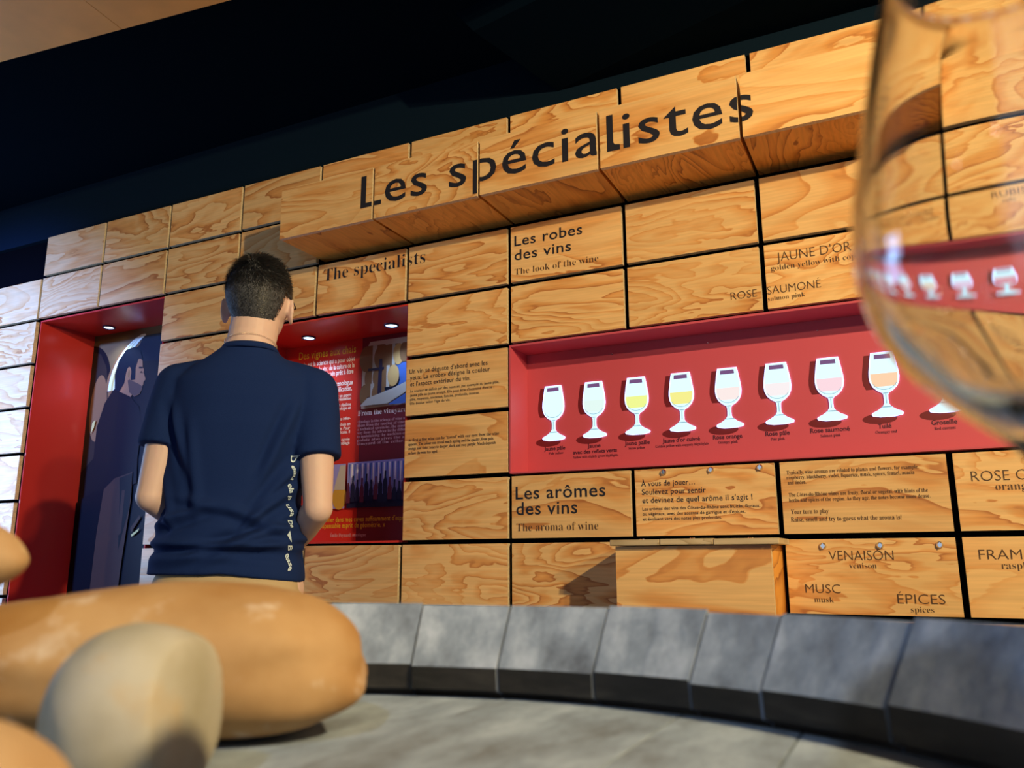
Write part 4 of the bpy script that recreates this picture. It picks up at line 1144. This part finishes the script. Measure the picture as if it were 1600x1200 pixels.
# face details
M['eye'] = plain('eye_white', (0.8, 0.8, 0.78), 0.2); M['iris'] = plain('iris_brown', (0.05, 0.025, 0.012), 0.2)
M['lip'] = plain('lips', (0.45, 0.15, 0.12), 0.5); M['hairc'] = plain('dark_hair', (0.014, 0.016, 0.022), 0.4)
M['hairu'] = plain('short_hair_base', (0.055, 0.060, 0.078), 0.7, bump=0.8, bscale=260, var=0.6)
for s in sides:
    bm = Acc(); ball(bm, (0, 0, 0), 0.0125, 20)
    ey = acc_obj('eye', bm, M['eye'], man, HC + Vector((s * 0.031, 0.083, -0.001)), smooth=True)
    bm = Acc(); ball(bm, (0, 0.0105, 0), (0.0055, 0.003, 0.0055), 14); acc_obj('iris', bm, M['iris'], ey, smooth=True)
    bm = Acc(); limb(bm, [(-0.018, 0, 0), (0, 0.005, 0.004), (0.018, 0, 0)], [0.003, 0.004, 0.003], 8)
    acc_obj('eyebrow', bm, M['hairc'], man, HC + Vector((s * 0.031, 0.093, 0.030)), smooth=True)
bm = Acc(); ball(bm, (0, 0, 0.003), (0.022, 0.006, 0.004), 14); ball(bm, (0, 0, -0.004), (0.019, 0.006, 0.004), 14)
acc_obj('mouth', bm, M['lip'], man, HC + Vector((0, 0.097, -0.073)), smooth=True)
# spectacles: dark frame and temples
M['specs'] = plain('spectacle_frame', (0.01, 0.01, 0.012), 0.3)
bm = Acc()
for s in sides:
    ring = [HC + Vector((s * 0.033 + 0.024 * math.cos(t), 0.112, 0.0 + 0.017 * math.sin(t))) for t in [2 * PI * i / 24 for i in range(25)]]
    limb(bm, ring, [0.0015] * 25, 6, 1.0)
    limb(bm, [HC + Vector((s * 0.057, 0.111, 0.006)), HC + Vector((s * 0.080, 0.095, 0.008)), HC + Vector((s * 0.0855, 0.01, 0.004)), HC + Vector((s * 0.083, -0.012, -0.010))], [0.002, 0.002, 0.0018, 0.0018], 6, 1.0)
limb(bm, [HC + Vector((-0.010, 0.113, 0.004)), HC + Vector((0.010, 0.113, 0.004))], [0.0015, 0.0015], 6, 1.0)
acc_obj('spectacles', bm, M['specs'], man, smooth=True)
# necklace chain
M['chain'] = plain('silver_chain', (0.85, 0.80, 0.72), 0.2, 1.0)
bm = Acc()
for i in range(90):
    t = 2 * PI * i / 90
    ball(bm, (0.010 + 0.0655 * math.cos(t), -0.014 + 0.0645 * math.sin(t), 1.520 - 0.016 * math.sin(t)), 0.0013, 6)
acc_obj('necklace', bm, M['chain'], man, smooth=True)

# hair: close base layer plus short strands
def hairline(d):
    """lowest allowed height (unit sphere z) of hair for a direction d"""
    az = math.atan2(d.x, d.y)                # 0 = front, pi = back
    a = abs(az)
    if a < 0.75: return 0.50
    if a < 1.15: return 0.50 - (a - 0.75) / 0.40 * 0.55
    if a < 1.45: return -0.05 - (a - 1.15) / 0.3 * 0.10
    if a < 1.90: return 0.06 - (a - 1.45) * 0.2
    if a < 2.20: return -0.03 - (a - 1.90) / 0.30 * 0.70
    return -0.80
HRx, HRy, HRz = 0.082, 0.101, 0.0985
bm = bmesh.new()
bmesh.ops.create_uvsphere(bm, u_segments=96, v_segments=64, radius=1)
dele = [v for v in bm.verts if v.co.z < hairline(v.co) + (0.10 if v.co.y < -0.3 else 0.0) + 0.05 * noise.noise(v.co * 14)]
bmesh.ops.delete(bm, geom=dele, context='VERTS')
def hair_pos(d, off=0.0):
    zz = d.z
    # below the equator follow the occiput and the nape down towards the neck
    k = 1.0 if zz > 0 else 1.0 + 0.10 * zz
    ny = d.y if (zz > 0 or d.y > 0) else d.y * (1 + 0.22 * zz)
    return Vector(((HRx + off) * d.x * k, (HRy + off) * ny - (0.006 if d.y < 0 else 0), (HRz + off + (0.006 if zz > 0.5 else 0)) * zz * (1.0 if zz > 0 else 1.18)))
for v in bm.verts: 
    d_ = v.co.normalized()
    th = 0.0015 + 0.008 * max(0, d_.z) 
    v.co = hair_pos(d_, th + 0.0015 * noise.noise(d_ * 9))
bmesh.ops.solidify(bm, geom=bm.faces[:], thickness=0.004)
hair = mesh_obj('hair', bm, M['hairu'], man, HC, smooth=True)
vts, fcs = [], []
crown = Vector((-0.10, -0.62, 0.78)).normalized()
cnt = 0
while cnt < 15000:
    d_ = Vector(rng.normal(size=3)).normalized()
    if d_.z < hairline(d_) + 0.02 * rng.random(): continue
    top = max(0.0, min(1.0, (d_.z - 0.05) / 0.7))
    edge = max(0.0, min(1.0, (d_.z - hairline(d_)) / 0.25))
    th = 0.0012 + 0.008 * max(0, d_.z)
    root = hair_pos(d_, th - 0.001)
    flow = (d_ - crown * d_.dot(crown)); flow = (flow - crown * 0.2 * 0)
    sw = crown.cross(d_)
    tang = (flow.normalized() * 0.75 + sw * 0.6)
    wdn = max(0.0, min(1.0, (0.55 - d_.z) / 0.6))
    tang = tang.normalized() * (1 - wdn) + Vector((0, 0, -1)) * wdn
    tang = (tang - d_ * tang.dot(d_)).normalized()
    ln = (0.006 + 0.020 * top) * (0.5 + 0.5 * edge) * rng.uniform(0.7, 1.25)
    lift = 0.35 + 0.35 * top
    dirn = (tang + d_ * lift + Vector(rng.normal(size=3)) * 0.22).normalized()
    sd = dirn.cross(d_).normalized() * (0.00055 + 0.0003 * top)
    mid = root + dirn * ln * 0.55
    tip = mid + (dirn + tang * 0.45 - d_ * 0.25).normalized() * ln * 0.45
    b0 = len(vts)
    vts += [root - sd, root + sd, mid - sd * 0.8, mid + sd * 0.8, tip]
    fcs += [(b0, b0 + 1, b0 + 3, b0 + 2), (b0 + 2, b0 + 3, b0 + 4)]
    cnt += 1
me = bpy.data.meshes.new('hair_strands'); me.from_pydata([tuple(v) for v in vts], [], fcs); me.update()
hs = link_mesh('hair_strands', me, M['hairc'], hair, (0, 0, 0), smooth=False)
hs['kind'] = 'stuff'

# white hand-drawn print running down the right flank of the shirt
bvh = BVHTree.FromPolygons([v.co.copy() for v in shirt.data.vertices], [tuple(p.vertices) for p in shirt.data.polygons])
dirv = Vector((-0.55, 0.83, 0)).normalized()          # horizontal aim into the flank
sidev = Vector((dirv.y, -dirv.x, 0))
bm = bmesh.new()
segs = [('D eau', 1.225, 1.165), ('ela P', 1.155, 1.115), ('usa', 1.105, 1.075), ('De', 1.066, 1.048), ('/', 1.04, 1.012), ('B ease', 1.005, 0.945)]
wob = lambda z_: 0.004 * math.sin(z_ * 60) + 0.003 * math.sin(z_ * 140)
for s_, za, zb_ in segs:
    v, f = text_data(s_, 'bold')
    mn, mx = v[:, 0].min(), v[:, 0].max()
    sc = (za - zb_) / (mx - mn)
    vv = []
    for a_, b_ in v:
        zz = za - (a_ - mn) * sc
        lat = (b_ - 0.25) * 0.019 + wob(zz)
        origin = Vector((0.118, -0.03, zz)) + sidev * lat - dirv * 0.4
        hit = bvh.ray_cast(origin, dirv)
        p = (hit[0] - dirv * 0.0022) if hit[0] is not None else origin + dirv * 0.3
        vv.append(bm.verts.new(p))
    for q in f:
        if any((vv[i].co - vv[q[0]].co).length > 0.06 for i in q): continue
        try: bm.faces.new([vv[i] for i in q])
        except ValueError: pass
bmesh.ops.delete(bm, geom=[v for v in bm.verts if not v.link_faces], context='VERTS')
M['shirtink'] = plain('pale_blue_white_ink', (0.62, 0.78, 0.95), 0.5)
pr = mesh_obj('shirt_print', bm, M['shirtink'], shirt, recalc=False)
